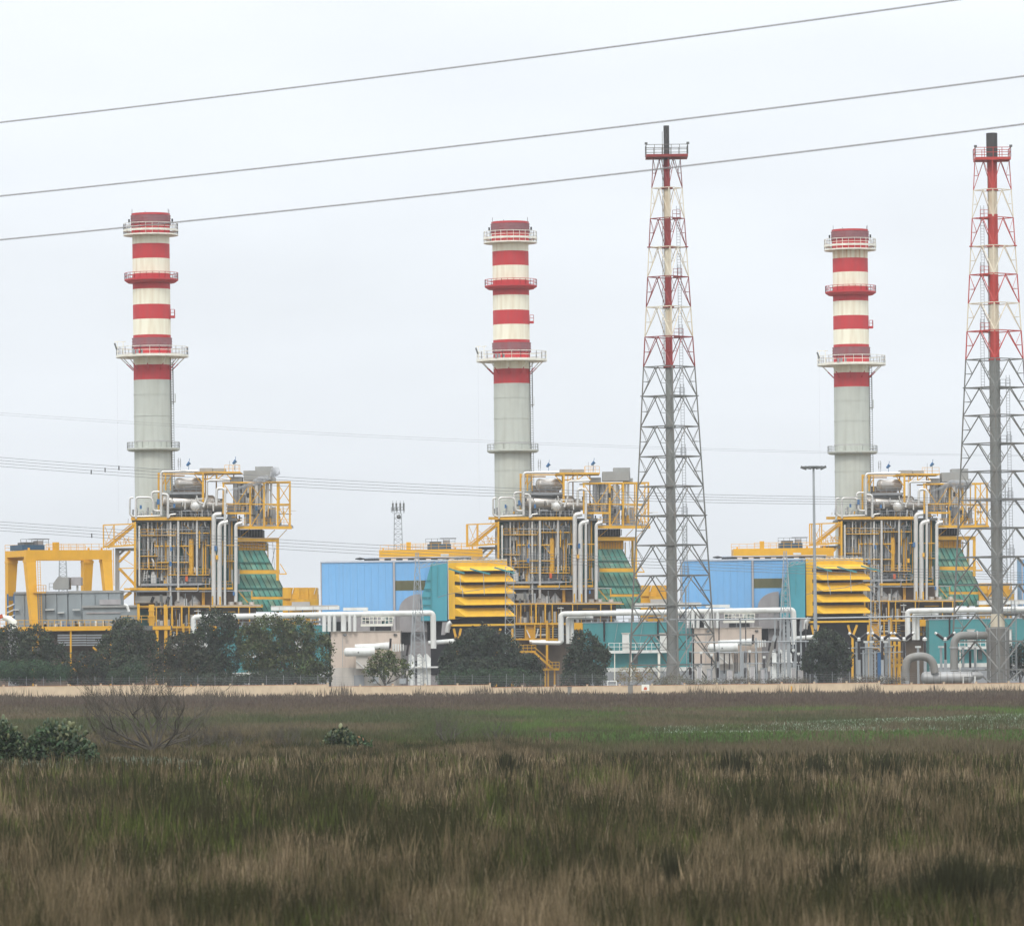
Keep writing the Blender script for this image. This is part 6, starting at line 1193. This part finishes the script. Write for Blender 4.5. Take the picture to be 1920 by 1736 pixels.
blades('pale_flowers', 'band of whitish flowering plants above the green strip at right', 110000, (1344, 1390), lambda X, Y, r: np.where((r.random(len(X)) < .42)[:, None], np.array([[.30, .34, .27]]), np.array([[.11, .17, .09]])), lambda X, Y, r: r.uniform(.1, .34, len(X)), 2.2, 5, xr=(1180, 2320), lean=.6, keep=flow_keep)
def blue_keep(X, Y, rng): px = X/Y*FPX; yy = 65000/Y+HY; return (px < -560) & (np.abs(yy-(1445-12)-6*np.sin(px*.02)) < 7)
blades('grey_green_herbs', 'low grey green herbs in front of the prickly pears', 9000, (1420, 1450), lambda X, Y, r: lerp3((.12, .15, .115), (.18, .20, .15), r.random(len(X))), lambda X, Y, r: r.uniform(.15, .4, len(X)), 2.4, 6, xr=(-60, 460), lean=.5, keep=blue_keep)
# ---- brushy shrubs in the foreground
def broom(label, px, py, hpx, wpx, n, seed, col=(.030, .030, .016)):
    n = int(n*.8)
    rng = np.random.default_rng(seed); b = ground_at(px, py); s = b.y/FPX; H, Wd = hpx*s, wpx*s
    th = Thing('broom_shrub', label, 'shrub', b, 'dark shrubs in the foreground'); th.b('stem', 'bark', MB().tube([b, b+Vector((.03, 0, H*.3))], [.05, .02], 5))
    f = rng.normal(0, .42, n); g = rng.normal(0, .42, n); L = H*rng.uniform(.25, 1.05, n)*np.clip(1.05-.55*np.abs(f), .25, 1); r0 = rng.uniform(0, .35, n)
    x0 = f*Wd*.46; y0 = g*Wd*.46; x1 = f*Wd*.60+rng.normal(0, .10, n)*H; y1 = g*Wd*.6; w_ = 2.2*s*rng.uniform(.6, 1.3, n); V = np.empty((n, 5, 3), np.float32)
    def pt(t): return np.stack([x0+(x1-x0)*t, y0+(y1-y0)*t, L*t], 1)
    a0, a1, a2 = pt(r0), pt(.6+0*r0), pt(1+0*r0); e = np.stack([w_/2, 0*w_, 0*w_], 1); V[:, 0] = a0-e; V[:, 1] = a0+e; V[:, 2] = a1+e; V[:, 3] = a1-e; V[:, 4] = a2
    bi = np.arange(n)[:, None]*5; F = np.concatenate([bi+np.array([[0, 1, 2]]), bi+np.array([[0, 2, 3]]), bi+np.array([[3, 2, 4]])], 0); c = np.repeat(np.asarray(col)[None]*rng.uniform(.6, 1.6, (n, 1)), 5, 0)
    me = np_mesh('twigs', V.reshape(-1, 3), F, c, 'grass', 3); o = bpy.data.objects.new('twigs', me); C.objects.link(o); o.parent = th.root; o['kind'] = 'stuff'
for i, (px, py, h, wd, n, lb) in enumerate(((1790, 1760, 175, 260, 2600, 'very large dark shrub filling the lower right corner'), (1700, 1745, 110, 170, 1300, 'dark shrub left of the very large corner shrub'), (1900, 1735, 130, 120, 900, 'dark shrub cut by the right edge near the bottom'), (1565, 1735, 190, 40, 190, 'tall thin forked dark shrub at lower right'), (1612, 1720, 170, 40, 170, 'tall thin leaning dark shrub beside the forked one'),
     (1260, 1700, 130, 60, 320, 'dark upright shrub right of centre near the bottom'), (950, 1480, 78, 52, 380, 'dark brushy shrub in the middle of the field'), (1380, 1470, 70, 90, 520, 'broad dark shrub below the green strip'), (1660, 1480, 75, 70, 420, 'dark shrub below the flower band at right'), (1530, 1475, 64, 80, 420, 'dark shrub between the two shrubs below the flower band'), (390, 1470, 64, 22, 120, 'thin dark shrub left of centre, in front of the leafless tree'), (845, 1406, 26, 20, 160, 'small round dark bush at the start of the green strip'), (250, 1640, 90, 120, 520, 'dark brushy shrub at lower left'), (130, 1740, 70, 160, 700, 'low dark shrub at the bottom left'), (560, 1720, 80, 150, 600, 'low dark shrub at the bottom, left of centre'), (480, 1600, 70, 110, 430, 'dark brushy shrub left of centre in the field'), (1000, 1640, 80, 120, 430, 'dark brushy shrub in the middle foreground'), (700, 1540, 60, 60, 260, 'small brushy shrub in the field at centre left'))):
    broom(lb, px, py, h, wd, n, 100+i)
t = ground_at(1032, 1397); o = MB().bar(t, t+Vector((0, 0, 1.0)), .12).build('wooden_stake', 'bark', base=t); tag(o, 'short dark wooden stake at the edge of the green strip', 'stake')

# =================================================================== STEAM AND HAZE
def volume_mat(name, dens, col, noise=None, aniso=.2):
    m = bpy.data.materials.new(name); m.use_nodes = True; t = m.node_tree; t.nodes.clear(); o = t.nodes.new('ShaderNodeOutputMaterial'); v = t.nodes.new('ShaderNodeVolumePrincipled')
    v.inputs['Color'].default_value = (*col, 1); v.inputs['Density'].default_value = dens; v.inputs['Anisotropy'].default_value = aniso; t.links.new(v.outputs[0], o.inputs['Volume'])
    if noise:
        g = t.nodes.new('ShaderNodeTexCoord'); n = t.nodes.new('ShaderNodeTexNoise'); n.inputs['Scale'].default_value = noise; n.inputs['Detail'].default_value = 3; t.links.new(g.outputs['Object'], n.inputs['Vector'])
        r = t.nodes.new('ShaderNodeMapRange'); r.inputs[1].default_value = .36; r.inputs[2].default_value = .62; r.inputs[3].default_value = 0; r.inputs[4].default_value = dens; t.links.new(n.outputs[0], r.inputs[0]); t.links.new(r.outputs[0], v.inputs['Density'])
    M[name] = m
volume_mat('steam', 2.6, (1, 1, 1), 1.1)
def steam(conv, pts, rr, label):
    pp = [conv(*p, -9.8) for p in pts]; mb = MB(); out = []; ro = []
    for k in range(len(pp)-1):
        for q in range(4): out.append(pp[k].lerp(pp[k+1], q/4)); ro.append(rr[k]+(rr[k+1]-rr[k])*q/4)
    mb.tube(out+[pp[-1]], ro+[rr[-1]], 10); o = mb.build('steam_plume', 'steam', base=pp[0]); tag(o, label, 'steam', 'steam plumes')
sa = lambda zx, zy, yl: at(0, 'A')(zx, zy, yl)
steam(sa, [(1095, 742), (1180, 728), (1290, 695), (1350, 665), (1420, 640)], [.1, .3, .55, .8, .5], 'white steam jet drifting right from the left boiler')
steam(sa, [(1440, 640), (1470, 595), (1505, 585)], [.4, .95, .7], 'small white steam puff at the grey silencers of the left boiler')
sc3 = lambda zx, zy, yl: P(1500+zx/4.5714, 840+zy/4.5714, 1058+yl)
steam(sc3, [(1105, 375), (1200, 345), (1300, 305), (1400, 320), (1470, 300)], [.1, .35, .8, 1.1, .7], 'white steam jet drifting right from the right boiler')
# thin summer-grey air over the whole site
h = MB().box((-900, -30, -3.0), (900, 1400, 103)); volume_mat('haze', .00007, (.96, .98, 1.0), None, .1)
M['haze'].node_tree.nodes['Principled Volume'].inputs['Density'].default_value = .00007
ho = h.build('haze', 'haze', base=Vector((0, 600, -3))); ho['kind'] = 'stuff'; ho['label'] = 'thin grey air over the plant and the field'
